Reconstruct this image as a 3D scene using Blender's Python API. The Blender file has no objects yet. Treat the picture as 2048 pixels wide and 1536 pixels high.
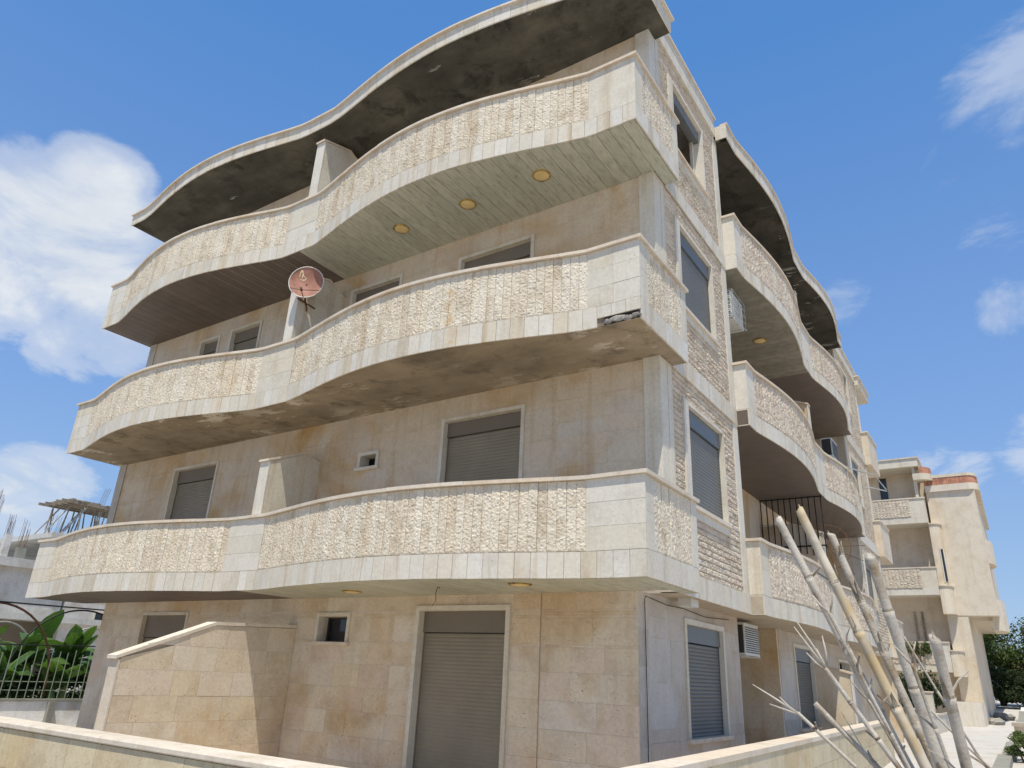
import bpy, math, random
from mathutils import Matrix, Vector

R = random.Random(7)
sc = bpy.context.scene
COL = sc.collection

# ------------------------------------------------------------------ camera
cam_d = bpy.data.cameras.new('camera')
cam = bpy.data.objects.new('camera', cam_d)
COL.objects.link(cam)
RX, RY, RZ = (0.83315, 0.55127, 0.04429), (-0.17175, 0.33402, -0.92679), (-0.52571, 0.76454, 0.37297)
cam.matrix_world = Matrix(((RX[0], -RY[0], -RZ[0], 3.5205),
                           (RX[1], -RY[1], -RZ[1], -8.7577),
                           (RX[2], -RY[2], -RZ[2], 1.6225),
                           (0, 0, 0, 1)))
cam_d.sensor_width = 36.0
cam_d.lens = 1449.71 / 2048 * 36
cam_d.clip_start = 0.05
cam_d.clip_end = 3000
sc.camera = cam
CAM = Vector((3.5205, -8.7577, 1.6225))

# ------------------------------------------------------------------ light
SUN = Vector((0.20, -0.377, 1.0)).normalized()          # towards the sun
sun_d = bpy.data.lights.new('sun', 'SUN')
sun_d.energy = 3.2
sun_d.angle = math.radians(0.55)
sun_d.color = (1.0, 0.935, 0.80)
sun = bpy.data.objects.new('sun', sun_d)
sun.rotation_euler = SUN.to_track_quat('Z', 'Y').to_euler()
sun.location = (0, 0, 40)
COL.objects.link(sun)

sc.view_settings.view_transform = 'Standard'
sc.view_settings.look = 'None'
sc.view_settings.gamma = 1.0
sc.view_settings.exposure = 0.56
sc.cycles.use_denoising = True
sc.cycles.max_bounces = 10
sc.cycles.diffuse_bounces = 8

world = bpy.data.worlds.new('World')
sc.world = world
world.use_nodes = True


class NT:
    """small helper round a node tree"""
    def __init__(self, tree):
        self.t = tree
        self.n = tree.nodes
        self.l = tree.links

    def new(self, typ, **kw):
        nd = self.n.new(typ)
        for k, v in kw.items():
            setattr(nd, k, v)
        return nd

    def link(self, a, b):
        self.l.new(a, b)

    def put(self, sock, v):
        if hasattr(v, 'is_output') or isinstance(v, bpy.types.NodeSocket):
            self.l.new(v, sock)
        else:
            if sock.type == 'RGBA' and len(v) == 3:
                v = (*v, 1)
            sock.default_value = v

    def math(self, op, a, b=None, c=None, clamp=False):
        nd = self.new('ShaderNodeMath', operation=op, use_clamp=clamp)
        self.put(nd.inputs[0], a)
        if b is not None:
            self.put(nd.inputs[1], b)
        if c is not None:
            self.put(nd.inputs[2], c)
        return nd.outputs[0]

    def vmath(self, op, a, b=None, out=0):
        nd = self.new('ShaderNodeVectorMath', operation=op)
        self.put(nd.inputs[0], a)
        if b is not None:
            self.put(nd.inputs[1], b)
        return nd.outputs[out]

    def mix(self, fac, a, b, blend='MIX'):
        nd = self.new('ShaderNodeMix', data_type='RGBA', blend_type=blend)
        self.put(nd.inputs[0], fac)
        self.put(nd.inputs[6], a)
        self.put(nd.inputs[7], b)
        return nd.outputs[2]

    def noise(self, vec, scale, detail=4, rough=0.55, dist=0.0):
        nd = self.new('ShaderNodeTexNoise')
        self.put(nd.inputs['Vector'], vec)
        nd.inputs['Scale'].default_value = scale
        nd.inputs['Detail'].default_value = detail
        nd.inputs['Roughness'].default_value = rough
        nd.inputs['Distortion'].default_value = dist
        return nd.outputs[0]

    def ramp(self, fac, stops, interp='LINEAR'):
        nd = self.new('ShaderNodeValToRGB')
        cr = nd.color_ramp
        cr.interpolation = interp
        while len(cr.elements) < len(stops):
            cr.elements.new(0.5)
        for e, (p, c) in zip(cr.elements, stops):
            e.position = p
            e.color = (c, c, c, 1) if not hasattr(c, '__len__') else (*c[:3], 1)
        self.put(nd.inputs[0], fac)
        return nd.outputs[0]

    def maprange(self, v, a, b, c=0.0, d=1.0, smooth=False):
        nd = self.new('ShaderNodeMapRange')
        if smooth:
            nd.interpolation_type = 'SMOOTHSTEP'
        self.put(nd.inputs[0], v)
        for i, x in enumerate((a, b, c, d)):
            nd.inputs[1 + i].default_value = x
        return nd.outputs[0]

    def scale3(self, vec, s):
        nd = self.new('ShaderNodeVectorMath', operation='MULTIPLY')
        self.put(nd.inputs[0], vec)
        nd.inputs[1].default_value = s
        return nd.outputs[0]


# sky: Nishita daylight with cumulus and wisps painted by direction
w = NT(world.node_tree)
w.n.clear()
outw = w.new('ShaderNodeOutputWorld')
bg = w.new('ShaderNodeBackground')
sky = w.new('ShaderNodeTexSky', sky_type='NISHITA')
sky.sun_disc = False
sky.sun_elevation = math.asin(SUN.z)
sky.sun_rotation = math.atan2(SUN.x, SUN.y)
sky.air_density = 1.0
sky.dust_density = 0.9
sky.ozone_density = 1.6
bg.inputs['Strength'].default_value = 0.097
tc = w.new('ShaderNodeTexCoord')
dirv = tc.outputs['Generated']
sep = w.new('ShaderNodeSeparateXYZ')
w.link(dirv, sep.inputs[0])
den = w.math('ADD', w.math('MAXIMUM', sep.outputs[2], 0.0), 0.22)
pl = w.new('ShaderNodeCombineXYZ')
w.link(w.math('DIVIDE', sep.outputs[0], den), pl.inputs[0])
w.link(w.math('DIVIDE', sep.outputs[1], den), pl.inputs[1])
nA = w.noise(pl.outputs[0], 3.1, 12, 0.62, 0.45)
nB = w.noise(pl.outputs[0], 0.75, 3, 0.5)
BLOBS = [((-0.865, 0.27, 0.435), 0.075, 0.40), ((-0.835, 0.33, 0.445), 0.065, 0.40), ((-0.81, 0.30, 0.505), 0.045, 0.34),
         ((-0.90, 0.20, 0.40), 0.085, 0.36), ((-0.845, 0.375, 0.37), 0.055, 0.33), ((-0.86, 0.36, 0.345), 0.045, 0.30), ((-0.915, 0.37, 0.165), 0.05, 0.32),
         ((0.115, 0.78, 0.61), 0.07, 0.19), ((0.085, 0.86, 0.50), 0.06, 0.15), ((0.06, 0.905, 0.42), 0.035, 0.19),
         ((-0.035, 0.967, 0.255), 0.04, 0.20), ((0.06, 0.96, 0.27), 0.045, 0.22), ((-0.111, 0.885, 0.452), 0.03, 0.14), ((0.02, 0.83, 0.56), 0.03, 0.13),
         ((0.5, -0.6, 0.6), 0.25, 0.2), ((0.9, 0.1, 0.4), 0.2, 0.2), ((-0.5, -0.8, 0.35), 0.22, 0.22), ((0.35, 0.9, 0.2), 0.1, 0.2)]
acc = None
for bd, rad, amp in BLOBS:
    d = Vector(bd).normalized()
    dp = w.vmath('DOT_PRODUCT', dirv, tuple(d), out=1)
    m = w.maprange(dp, math.cos(rad * 1.9), math.cos(rad * 0.25), 0.0, amp, smooth=True)
    acc = m if acc is None else w.math('MAXIMUM', acc, m)
cl = w.math('ADD', w.math('ADD', w.math('MULTIPLY', nA, 0.75), w.math('MULTIPLY', nB, 0.12)), acc)
mask = w.ramp(cl, [(0.58, 0.0), (0.70, 0.45), (0.90, 1.0)], 'EASE')
shade = w.ramp(w.noise(pl.outputs[0], 3.2, 5, 0.6), [(0.3, (4.8, 5.2, 5.7)), (0.7, (6.0, 6.15, 6.3))])
grad = w.ramp(w.math('MAXIMUM', sep.outputs[2], 0.0), [(0.0, (3.0, 4.1, 5.7)), (0.12, (2.2, 3.5, 5.6)), (0.30, (1.5, 2.85, 5.6)), (0.56, (0.92, 2.17, 4.95)), (0.72, (0.56, 1.9, 4.75)), (1.0, (0.5, 1.7, 4.3))])
hazed = w.mix(0.8, sky.outputs[0], grad)
skyc = w.mix(mask, hazed, shade)
w.link(skyc, bg.inputs['Color'])
w.link(bg.outputs[0], outw.inputs[0])

# ------------------------------------------------------------------ materials
def new_mat(name):
    m = bpy.data.materials.new(name)
    m.use_nodes = True
    t = NT(m.node_tree)
    t.n.clear()
    o = t.new('ShaderNodeOutputMaterial')
    b = t.new('ShaderNodeBsdfPrincipled')
    t.link(b.outputs[0], o.inputs[0])
    return m, t, b


def rnd_node(t):
    oi = t.new('ShaderNodeObjectInfo')
    ge = t.new('ShaderNodeNewGeometry')
    r = t.math('FRACT', t.math('ADD', t.math('MULTIPLY', oi.outputs['Random'], 3.7), t.math('MULTIPLY', ge.outputs['Random Per Island'], 5.3)))
    return r, ge.outputs['Position']


def stone(name, stops, mott=0.25, pit=0.0, streak=0.0, bump=0.15, scale=1.0, rough=0.75, dirt=(0.30, 0.20, 0.10), blotch=0.0, rust=None):
    m, t, b = new_mat(name)
    r, pos = rnd_node(t)
    off = t.new('ShaderNodeCombineXYZ')
    for i, k in enumerate((31.0, 47.0, 19.0)):
        t.link(t.math('MULTIPLY', r, k), off.inputs[i])
    vec = t.vmath('ADD', pos, off.outputs[0])
    n1 = t.noise(vec, 2.2 * scale, 6, 0.6)
    n2 = t.noise(vec, 22 * scale, 7, 0.65)
    base = t.ramp(r, [((i + .5) / len(stops), c) for i, c in enumerate(stops)])
    lo = tuple(max(0, 1 - mott * k) for k in (0.8, 1.0, 1.25))
    hi = tuple(1 + mott * k for k in (0.35, 0.3, 0.22))
    base = t.mix(1.0, base, t.ramp(n1, [(0.28, lo), (0.5, (1, 1, 1)), (0.75, hi)]), 'MULTIPLY')
    base = t.mix(1.0, base, t.ramp(n2, [(0.25, (0.86, 0.85, 0.83)), (0.65, (1.04, 1.04, 1.04))]), 'MULTIPLY')
    if blotch:
        nb = t.noise(pos, 0.55, 5, 0.6, 0.6)
        base = t.mix(t.maprange(nb, 0.48, 0.68, 0, blotch), base, t.mix(1.0, base, (0.82, 0.635, 0.39), 'MULTIPLY'))
        nb2 = t.noise(t.vmath('ADD', pos, (9, 4, 2)), 0.8, 6, 0.65, 0.8)
        base = t.mix(t.maprange(nb2, 0.52, 0.66, 0, blotch * 0.75), base, t.mix(0.45, base, (0.56, 0.54, 0.53)))
    if streak:
        ns = t.noise(t.scale3(pos, (5.0, 5.0, 0.35)), 1.0, 5, 0.62)
        base = t.mix(t.maprange(ns, 0.52, 0.74, 0, streak), base, t.mix(1.0, base, dirt, 'MULTIPLY'))
    if rust:
        sp = t.new('ShaderNodeSeparateXYZ')
        t.link(pos, sp.inputs[0])
        for (x0, wd, za, zb, am) in rust:
            dx = t.math('ABSOLUTE', t.math('SUBTRACT', sp.outputs[0], x0))
            mk = t.math('MULTIPLY', t.maprange(dx, 0.02, wd, 1, 0), t.maprange(sp.outputs[2], za, za + 0.05, 0, 1))
            mk = t.math('MULTIPLY', mk, t.maprange(sp.outputs[2], zb - .12, zb, 1, 0))
            mk = t.math('MULTIPLY', mk, t.maprange(t.noise(pos, 14, 5), 0.36, 0.56, 0, 0.9))
            base = t.mix(t.math('MULTIPLY', mk, am), base, (0.56, 0.36, 0.14))
    hgt = n2
    if pit:
        npt = t.noise(t.scale3(vec, (1, 1, 2.2)), 34, 3, 0.5)
        pm = t.maprange(npt, 0.635, 0.69, 0, 1)
        area = t.maprange(t.noise(vec, 3.1, 3), 0.42, 0.62, 0, 1)
        pm = t.math('MULTIPLY', pm, area)
        base = t.mix(t.math('MULTIPLY', pm, pit), base, (0.16, 0.105, 0.06))
        hgt = t.math('SUBTRACT', n2, t.math('MULTIPLY', pm, 0.8))
    t.link(base, b.inputs['Base Color'])
    b.inputs['Roughness'].default_value = rough
    b.inputs['Specular IOR Level'].default_value = 0.25
    if bump:
        bp = t.new('ShaderNodeBump')
        bp.inputs['Strength'].default_value = bump
        bp.inputs['Distance'].default_value = 0.02
        t.link(hgt, bp.inputs['Height'])
        t.link(bp.outputs[0], b.inputs['Normal'])
    return m


def plain(name, c, rough=0.6, metal=0.0, var=0.15, scale=6.0, spec=0.3, bump=0.0, c2=None, c2fac=(0.5, 0.7)):
    m, t, b = new_mat(name)
    r, pos = rnd_node(t)
    n = t.noise(pos, scale, 6, 0.6)
    base = t.mix(1.0, c, t.ramp(n, [(0.3, 1 - var), (0.7, 1 + var)]), 'MULTIPLY')
    base = t.mix(1.0, base, t.ramp(r, [(0.0, 1 - var * .6), (1.0, 1 + var * .6)]), 'MULTIPLY')
    if c2:
        n3 = t.noise(t.vmath('ADD', pos, (3, 7, 1)), scale * 0.6, 7, 0.68, 0.6)
        base = t.mix(t.maprange(n3, c2fac[0], c2fac[1]), base, c2)
    t.link(base, b.inputs['Base Color'])
    b.inputs['Roughness'].default_value = rough
    b.inputs['Metallic'].default_value = metal
    b.inputs['Specular IOR Level'].default_value = spec
    if bump:
        bp = t.new('ShaderNodeBump')
        bp.inputs['Strength'].default_value = bump
        bp.inputs['Distance'].default_value = 0.02
        t.link(n, bp.inputs['Height'])
        t.link(bp.outputs[0], b.inputs['Normal'])
    return m


def leafmat(name, c1, c2, trans=0.25, rough=0.5):
    m, t, b = new_mat(name)
    r, pos = rnd_node(t)
    n = t.noise(pos, 1.3, 4, 0.6)
    base = t.mix(t.math('FRACT', t.math('ADD', r, n)), c1, c2)
    t.link(base, b.inputs['Base Color'])
    b.inputs['Roughness'].default_value = rough
    b.inputs['Specular IOR Level'].default_value = 0.35
    tr = t.new('ShaderNodeBsdfTranslucent')
    t.link(t.mix(1.0, base, (1.3, 1.35, 0.6), 'MULTIPLY'), tr.inputs[0])
    ms = t.new('ShaderNodeMixShader')
    ms.inputs[0].default_value = trans
    t.link(b.outputs[0], ms.inputs[1])
    t.link(tr.outputs[0], ms.inputs[2])
    t.link(ms.outputs[0], [x for x in t.n if x.type == 'OUTPUT_MATERIAL'][0].inputs[0])
    return m


M = {}
M['tile'] = stone('warm_limestone', [(0.65, 0.56, 0.43), (0.67, 0.585, 0.455), (0.69, 0.62, 0.50), (0.665, 0.555, 0.445), (0.67, 0.575, 0.42), (0.685, 0.61, 0.51)], mott=0.22, pit=0.85, streak=0.3, bump=0.2, blotch=0.7, dirt=(0.72, 0.55, 0.36))
M['tile_up'] = stone('upper_wall_limestone', [(0.63, 0.535, 0.405), (0.645, 0.555, 0.43), (0.63, 0.555, 0.445), (0.64, 0.54, 0.405)], mott=0.14, pit=0.5, streak=0.5, bump=0.12, blotch=1.0, dirt=(0.72, 0.57, 0.36))
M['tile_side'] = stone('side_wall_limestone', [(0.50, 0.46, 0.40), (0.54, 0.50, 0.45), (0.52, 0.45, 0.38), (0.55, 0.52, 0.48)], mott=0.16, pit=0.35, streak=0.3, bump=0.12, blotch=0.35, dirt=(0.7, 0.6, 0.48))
M['pale'] = stone('pale_limestone', [(0.63, 0.59, 0.50), (0.68, 0.645, 0.565), (0.65, 0.60, 0.49), (0.67, 0.64, 0.575), (0.64, 0.585, 0.47)], mott=0.15, pit=0.4, streak=0.6, bump=0.1, dirt=(0.70, 0.58, 0.42))
M['fascia'] = stone('fascia_limestone', [(0.61, 0.57, 0.48), (0.67, 0.635, 0.56), (0.645, 0.59, 0.49), (0.68, 0.655, 0.595), (0.62, 0.555, 0.44), (0.67, 0.64, 0.57)], mott=0.15, pit=0.45, streak=0.75, bump=0.1, dirt=(0.66, 0.53, 0.36), rust=[(-2.42, 0.14, 5.85, 6.2, .5), (-8.0, 0.3, 5.85, 6.3, .3)])
M['cap'] = stone('cap_limestone', [(0.64, 0.57, 0.47), (0.70, 0.63, 0.53), (0.66, 0.56, 0.44)], mott=0.18, pit=0.3, streak=0.35, bump=0.1, dirt=(0.66, 0.5, 0.33))
M['split'] = stone('split_face_limestone', [(0.69, 0.61, 0.485), (0.72, 0.655, 0.535), (0.70, 0.615, 0.48), (0.73, 0.675, 0.565), (0.71, 0.625, 0.49), (0.72, 0.655, 0.535)], mott=0.30, pit=0.0, streak=0.55, bump=0.7, scale=1.4, rough=0.9, dirt=(0.66, 0.52, 0.34), rust=[(-2.49, 0.10, 6.15, 6.82, .75), (-6.0, 0.35, 6.1, 7.05, .25), (-7.9, 0.6, 6.1, 7.05, .3)])
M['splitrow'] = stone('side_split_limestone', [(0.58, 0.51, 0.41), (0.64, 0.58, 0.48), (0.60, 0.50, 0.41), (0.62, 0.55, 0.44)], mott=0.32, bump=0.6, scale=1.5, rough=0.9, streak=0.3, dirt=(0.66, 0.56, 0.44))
M['floor'] = stone('balcony_floor_tile', [(0.64, 0.555, 0.44)], mott=0.15, bump=0.05)  # light warm colour for the floor sheets added to bounce sunlight
M['screed'] = stone('rendered_concrete', [(0.45, 0.39, 0.31)], mott=0.2, bump=0.2)
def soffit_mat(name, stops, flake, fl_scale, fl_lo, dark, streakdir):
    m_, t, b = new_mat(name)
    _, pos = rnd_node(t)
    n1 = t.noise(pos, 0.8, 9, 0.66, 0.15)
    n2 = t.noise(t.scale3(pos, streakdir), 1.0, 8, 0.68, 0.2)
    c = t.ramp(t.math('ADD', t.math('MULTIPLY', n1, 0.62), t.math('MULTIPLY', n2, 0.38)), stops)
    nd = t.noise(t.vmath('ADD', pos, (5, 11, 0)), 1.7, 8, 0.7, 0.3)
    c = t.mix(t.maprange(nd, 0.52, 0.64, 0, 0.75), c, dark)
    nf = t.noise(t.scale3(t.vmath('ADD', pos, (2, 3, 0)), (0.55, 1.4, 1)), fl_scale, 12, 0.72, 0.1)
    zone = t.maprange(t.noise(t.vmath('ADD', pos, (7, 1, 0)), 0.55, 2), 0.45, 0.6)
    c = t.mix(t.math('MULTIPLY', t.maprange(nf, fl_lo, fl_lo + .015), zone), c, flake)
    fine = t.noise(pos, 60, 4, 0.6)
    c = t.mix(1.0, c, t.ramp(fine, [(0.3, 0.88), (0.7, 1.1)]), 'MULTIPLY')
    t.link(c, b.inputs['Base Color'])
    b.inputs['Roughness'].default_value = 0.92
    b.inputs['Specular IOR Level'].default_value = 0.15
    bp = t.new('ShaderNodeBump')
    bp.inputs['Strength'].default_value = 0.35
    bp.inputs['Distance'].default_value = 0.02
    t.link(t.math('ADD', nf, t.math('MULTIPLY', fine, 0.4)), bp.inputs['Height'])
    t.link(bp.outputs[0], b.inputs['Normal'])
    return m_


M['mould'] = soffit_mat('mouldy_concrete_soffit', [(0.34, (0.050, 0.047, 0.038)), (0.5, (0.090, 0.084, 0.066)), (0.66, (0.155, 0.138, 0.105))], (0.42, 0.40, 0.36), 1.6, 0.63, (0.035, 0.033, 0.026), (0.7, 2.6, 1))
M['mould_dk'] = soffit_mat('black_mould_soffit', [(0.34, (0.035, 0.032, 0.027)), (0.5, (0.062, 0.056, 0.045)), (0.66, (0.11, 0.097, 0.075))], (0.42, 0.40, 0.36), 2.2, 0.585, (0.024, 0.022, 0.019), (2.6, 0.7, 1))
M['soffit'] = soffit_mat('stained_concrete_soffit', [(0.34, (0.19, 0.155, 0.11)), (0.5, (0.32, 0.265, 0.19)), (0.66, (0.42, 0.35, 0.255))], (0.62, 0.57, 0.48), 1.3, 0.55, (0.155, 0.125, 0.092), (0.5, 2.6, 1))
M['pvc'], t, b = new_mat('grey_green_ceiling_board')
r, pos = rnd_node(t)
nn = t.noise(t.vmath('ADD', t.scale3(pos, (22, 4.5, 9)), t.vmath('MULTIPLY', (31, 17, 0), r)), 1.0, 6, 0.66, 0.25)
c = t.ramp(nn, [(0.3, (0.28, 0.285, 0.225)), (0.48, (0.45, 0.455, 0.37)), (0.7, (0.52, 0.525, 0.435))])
c = t.mix(1.0, c, t.ramp(r, [(0, 0.9), (1, 1.08)]), 'MULTIPLY')
t.link(c, b.inputs['Base Color'])
b.inputs['Roughness'].default_value = 0.42
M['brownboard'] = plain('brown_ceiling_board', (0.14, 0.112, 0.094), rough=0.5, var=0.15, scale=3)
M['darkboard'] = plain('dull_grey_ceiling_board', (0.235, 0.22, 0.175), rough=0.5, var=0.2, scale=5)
M['boardline'] = plain('board_trim', (0.32, 0.27, 0.22), rough=0.5)
M['shutter'] = plain('taupe_shutter', (0.23, 0.20, 0.148), rough=0.45, var=0.12, scale=1.5)
M['shutterbox'] = plain('taupe_shutter_box', (0.18, 0.155, 0.12), rough=0.5, var=0.06, scale=2)
M['shutter_side'] = plain('grey_shutter', (0.15, 0.152, 0.145), rough=0.45, var=0.06, scale=2)
M['shutterbox_side'] = plain('grey_shutter_box', (0.14, 0.15, 0.155), rough=0.35, var=0.05)
M['dark'] = plain('cavity_shade_dark', (0.03, 0.027, 0.025), rough=0.9)  # near-black for the painted shade of the broken fascia cavity
M['glass'] = plain('dark_window_glass', (0.02, 0.022, 0.025), rough=0.06, spec=0.6, var=0.02)
M['alum'] = plain('dark_aluminium', (0.06, 0.055, 0.05), rough=0.35, metal=0.3)
M['rubble'] = plain('broken_concrete', (0.30, 0.28, 0.25), rough=0.95, var=0.4, scale=12, bump=0.6)
M['white_metal'] = plain('white_painted_metal', (0.62, 0.62, 0.58), rough=0.4, var=0.1, c2=(0.33, 0.24, 0.15), c2fac=(0.66, 0.74))
M['grille'] = plain('dark_coil', (0.055, 0.055, 0.055), rough=0.5)
M['iron'] = plain('black_iron', (0.02, 0.018, 0.016), rough=0.5, var=0.2)
M['rustiron'] = plain('rusty_iron', (0.13, 0.07, 0.04), rough=0.85, var=0.4, scale=20)
M['galv'] = plain('galvanised_pipe', (0.42, 0.42, 0.39), rough=0.5, metal=0.3, var=0.2, c2=(0.25, 0.15, 0.09), c2fac=(0.62, 0.75))
M['rubber'] = plain('black_cable', (0.012, 0.012, 0.012), rough=0.6)
M['dish'] = plain('faded_red_dish', (0.36, 0.175, 0.14), rough=0.65, var=0.25, scale=4, c2=(0.27, 0.12, 0.06), c2fac=(0.46, 0.6))
M['dishmark'] = plain('cream_mark', (0.62, 0.48, 0.30), rough=0.7, var=0.3, scale=40)
M['amber'] = plain('amber_lamp_glass', (0.74, 0.56, 0.26), rough=0.35, var=0.1)
M['brass'] = plain('brass_ring', (0.40, 0.28, 0.09), rough=0.5, metal=0.2, var=0.3, scale=20, c2=(0.10, 0.06, 0.03), c2fac=(0.52, 0.62))
M['bamboo'] = stone('dry_bamboo', [(0.47, 0.43, 0.36), (0.52, 0.48, 0.42), (0.44, 0.395, 0.32)], mott=0.62, bump=0.3, scale=4.5, rough=0.6, streak=0.5, dirt=(0.62, 0.52, 0.40))
M['bamboo_y'] = plain('yellow_dry_bamboo', (0.46, 0.41, 0.33), rough=0.6, var=0.3, scale=9, c2=(0.50, 0.375, 0.20), c2fac=(0.48, 0.64))
M['bamboo_node'] = plain('bamboo_joint', (0.34, 0.295, 0.23), rough=0.8, var=0.5, scale=30, c2=(0.16, 0.12, 0.085), c2fac=(0.5, 0.62))
M['gray'] = stone('grey_cement_render', [(0.50, 0.50, 0.48), (0.56, 0.555, 0.53)], mott=0.35, bump=0.2, scale=0.5, streak=0.4, dirt=(0.75, 0.74, 0.72))
M['grayblock'] = stone('grey_concrete', [(0.29, 0.29, 0.255)], mott=0.3, bump=0.3, streak=0.4, dirt=(0.66, 0.62, 0.55))
M['timber'] = plain('weathered_timber', (0.28, 0.235, 0.18), rough=0.9, var=0.35, scale=8)
M['path'] = stone('dusty_concrete_path', [(0.31, 0.28, 0.235)], mott=0.16, bump=0.25, scale=0.7, blotch=0.2)
M['earth'] = stone('dry_earth', [(0.33, 0.27, 0.195)], mott=0.35, bump=0.6, scale=0.8)
M['garden'] = stone('garden_wall_limestone', [(0.61, 0.525, 0.35), (0.64, 0.565, 0.41), (0.60, 0.51, 0.36), (0.65, 0.575, 0.385)], mott=0.22, pit=0.6, streak=0.5, bump=0.2, blotch=0.4, dirt=(0.72, 0.58, 0.36))
M['terra'] = plain('terracotta', (0.44, 0.21, 0.135), rough=0.85, var=0.35, scale=5)
M['farwall'] = stone('far_pale_limestone', [(0.67, 0.60, 0.485), (0.69, 0.625, 0.52), (0.67, 0.59, 0.48)], mott=0.16, streak=0.4, bump=0.05, blotch=0.4, dirt=(0.75, 0.64, 0.5))
M['leaf'] = leafmat('shrub_leaf', (0.045, 0.075, 0.018), (0.11, 0.15, 0.035))
M['leaf_dk'] = leafmat('dark_shrub_leaf', (0.018, 0.032, 0.012), (0.05, 0.075, 0.025), rough=0.75)
M['leaf_dry'] = leafmat('olive_leaf', (0.085, 0.085, 0.04), (0.14, 0.11, 0.05))
M['banana'] = leafmat('banana_leaf', (0.055, 0.115, 0.04), (0.11, 0.20, 0.05), trans=0.3, rough=0.45)
M['bananarib'] = plain('banana_midrib', (0.22, 0.32, 0.12), rough=0.5)
M['bark'] = plain('bark', (0.10, 0.075, 0.05), rough=0.95, var=0.4, scale=10)
M['fence'] = plain('pale_green_fence_bar', (0.22, 0.26, 0.19), rough=0.5, var=0.15, c2=(0.2, 0.12, 0.07), c2fac=(0.62, 0.7))

# ------------------------------------------------------------------ mesh helpers
class MB:
    def __init__(self):
        self.v, self.f = [], []

    def add(self, vs, fs):
        o = len(self.v)
        self.v += [tuple(p) for p in vs]
        self.f += [tuple(i + o for i in f) for f in fs]

    def box(self, x0, x1, y0, y1, z0, z1):
        x0, x1 = min(x0, x1), max(x0, x1)
        y0, y1 = min(y0, y1), max(y0, y1)
        self.add([(x0, y0, z0), (x1, y0, z0), (x1, y1, z0), (x0, y1, z0), (x0, y0, z1), (x1, y0, z1), (x1, y1, z1), (x0, y1, z1)],
                 [(3, 2, 1, 0), (4, 5, 6, 7), (0, 1, 5, 4), (1, 2, 6, 5), (2, 3, 7, 6), (3, 0, 4, 7)])

    def obox(self, c, ax, ay, az, hx, hy, hz):
        c = Vector(c)
        vs = []
        for k in (-1, 1):
            for i, j in ((-1, -1), (1, -1), (1, 1), (-1, 1)):
                vs.append(c + Vector(ax) * hx * i + Vector(ay) * hy * j + Vector(az) * hz * k)
        self.add(vs, [(3, 2, 1, 0), (4, 5, 6, 7), (0, 1, 5, 4), (1, 2, 6, 5), (2, 3, 7, 6), (3, 0, 4, 7)])

    def prism(self, pts, z0, z1):
        n = len(pts)
        self.add([(x, y, z0) for x, y in pts] + [(x, y, z1) for x, y in pts],
                 [tuple(range(n - 1, -1, -1)), tuple(range(n, 2 * n))] + [(i, (i + 1) % n, n + (i + 1) % n, n + i) for i in range(n)])

    def poly_x(self, yz, x0, x1):      # polygon in y,z pushed through x
        n = len(yz)
        self.add([(x0, y, z) for y, z in yz] + [(x1, y, z) for y, z in yz],
                 [tuple(range(n)), tuple(range(2 * n - 1, n - 1, -1))] + [(i, n + i, n + (i + 1) % n, (i + 1) % n) for i in range(n)])

    def poly_y(self, xz, y0, y1):
        n = len(xz)
        self.add([(x, y0, z) for x, z in xz] + [(x, y1, z) for x, z in xz],
                 [tuple(range(n)), tuple(range(2 * n - 1, n - 1, -1))] + [(i, n + i, n + (i + 1) % n, (i + 1) % n) for i in range(n)])

    def tube(self, pts, rad, n=8, cap=True):
        pts = [Vector(p) for p in pts]
        if not hasattr(rad, '__len__'):
            rad = [rad] * len(pts)
        vs, fs = [], []
        up = Vector((0.31, 0.17, 0.93))
        for i, p in enumerate(pts):
            d = (pts[min(i + 1, len(pts) - 1)] - pts[max(i - 1, 0)]).normalized()
            a = d.cross(up)
            if a.length < 1e-3:
                a = d.cross(Vector((1, 0, 0)))
            a.normalize()
            bb = d.cross(a)
            for k in range(n):
                an = 2 * math.pi * k / n
                vs.append(p + (a * math.cos(an) + bb * math.sin(an)) * rad[i])
        for i in range(len(pts) - 1):
            for k in range(n):
                fs.append((i * n + k, i * n + (k + 1) % n, (i + 1) * n + (k + 1) % n, (i + 1) * n + k))
        if cap:
            fs.append(tuple(range(n - 1, -1, -1)))
            fs.append(tuple((len(pts) - 1) * n + k for k in range(n)))
        self.add(vs, fs)

    def build(self, name, mat, parent=None, smooth=False, kind=None):
        me = bpy.data.meshes.new(name)
        me.from_pydata(self.v, [], self.f)
        me.update()
        me.materials.append(mat)
        if smooth:
            me.polygons.foreach_set('use_smooth', [True] * len(me.polygons))
        o = bpy.data.objects.new(name, me)
        COL.objects.link(o)
        if parent is not None:
            attach(o, parent)
        if kind:
            o['kind'] = kind
        return o


def attach(o, parent):
    o.parent = parent
    if parent.type == 'EMPTY':
        o.matrix_parent_inverse = Matrix.Translation(-parent.location)


def thing(name, label, cat, loc=(0, 0, 0), group=None):
    e = bpy.data.objects.new(name, None)
    e.empty_display_size = 0.3
    e.location = loc
    COL.objects.link(e)
    e['label'] = label
    e['category'] = cat
    if group:
        e['group'] = group
    return e


def tag(o, label, cat, group=None):
    o['label'] = label
    o['category'] = cat
    if group:
        o['group'] = group
    return o


def box_obj(name, mat, parent, *b):
    m = MB()
    m.box(*b)
    return m.build(name, mat, parent)


def inst(name, me, matrix, parent):
    o = bpy.data.objects.new(name, me)
    o.matrix_world = matrix
    COL.objects.link(o)
    o.parent = parent
    return o


def unit_cube(name, mat):
    me = bpy.data.meshes.new(name)
    m = MB()
    m.box(-.5, .5, -.5, .5, -.5, .5)
    me.from_pydata(m.v, [], m.f)
    me.materials.append(mat)
    return me


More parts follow.
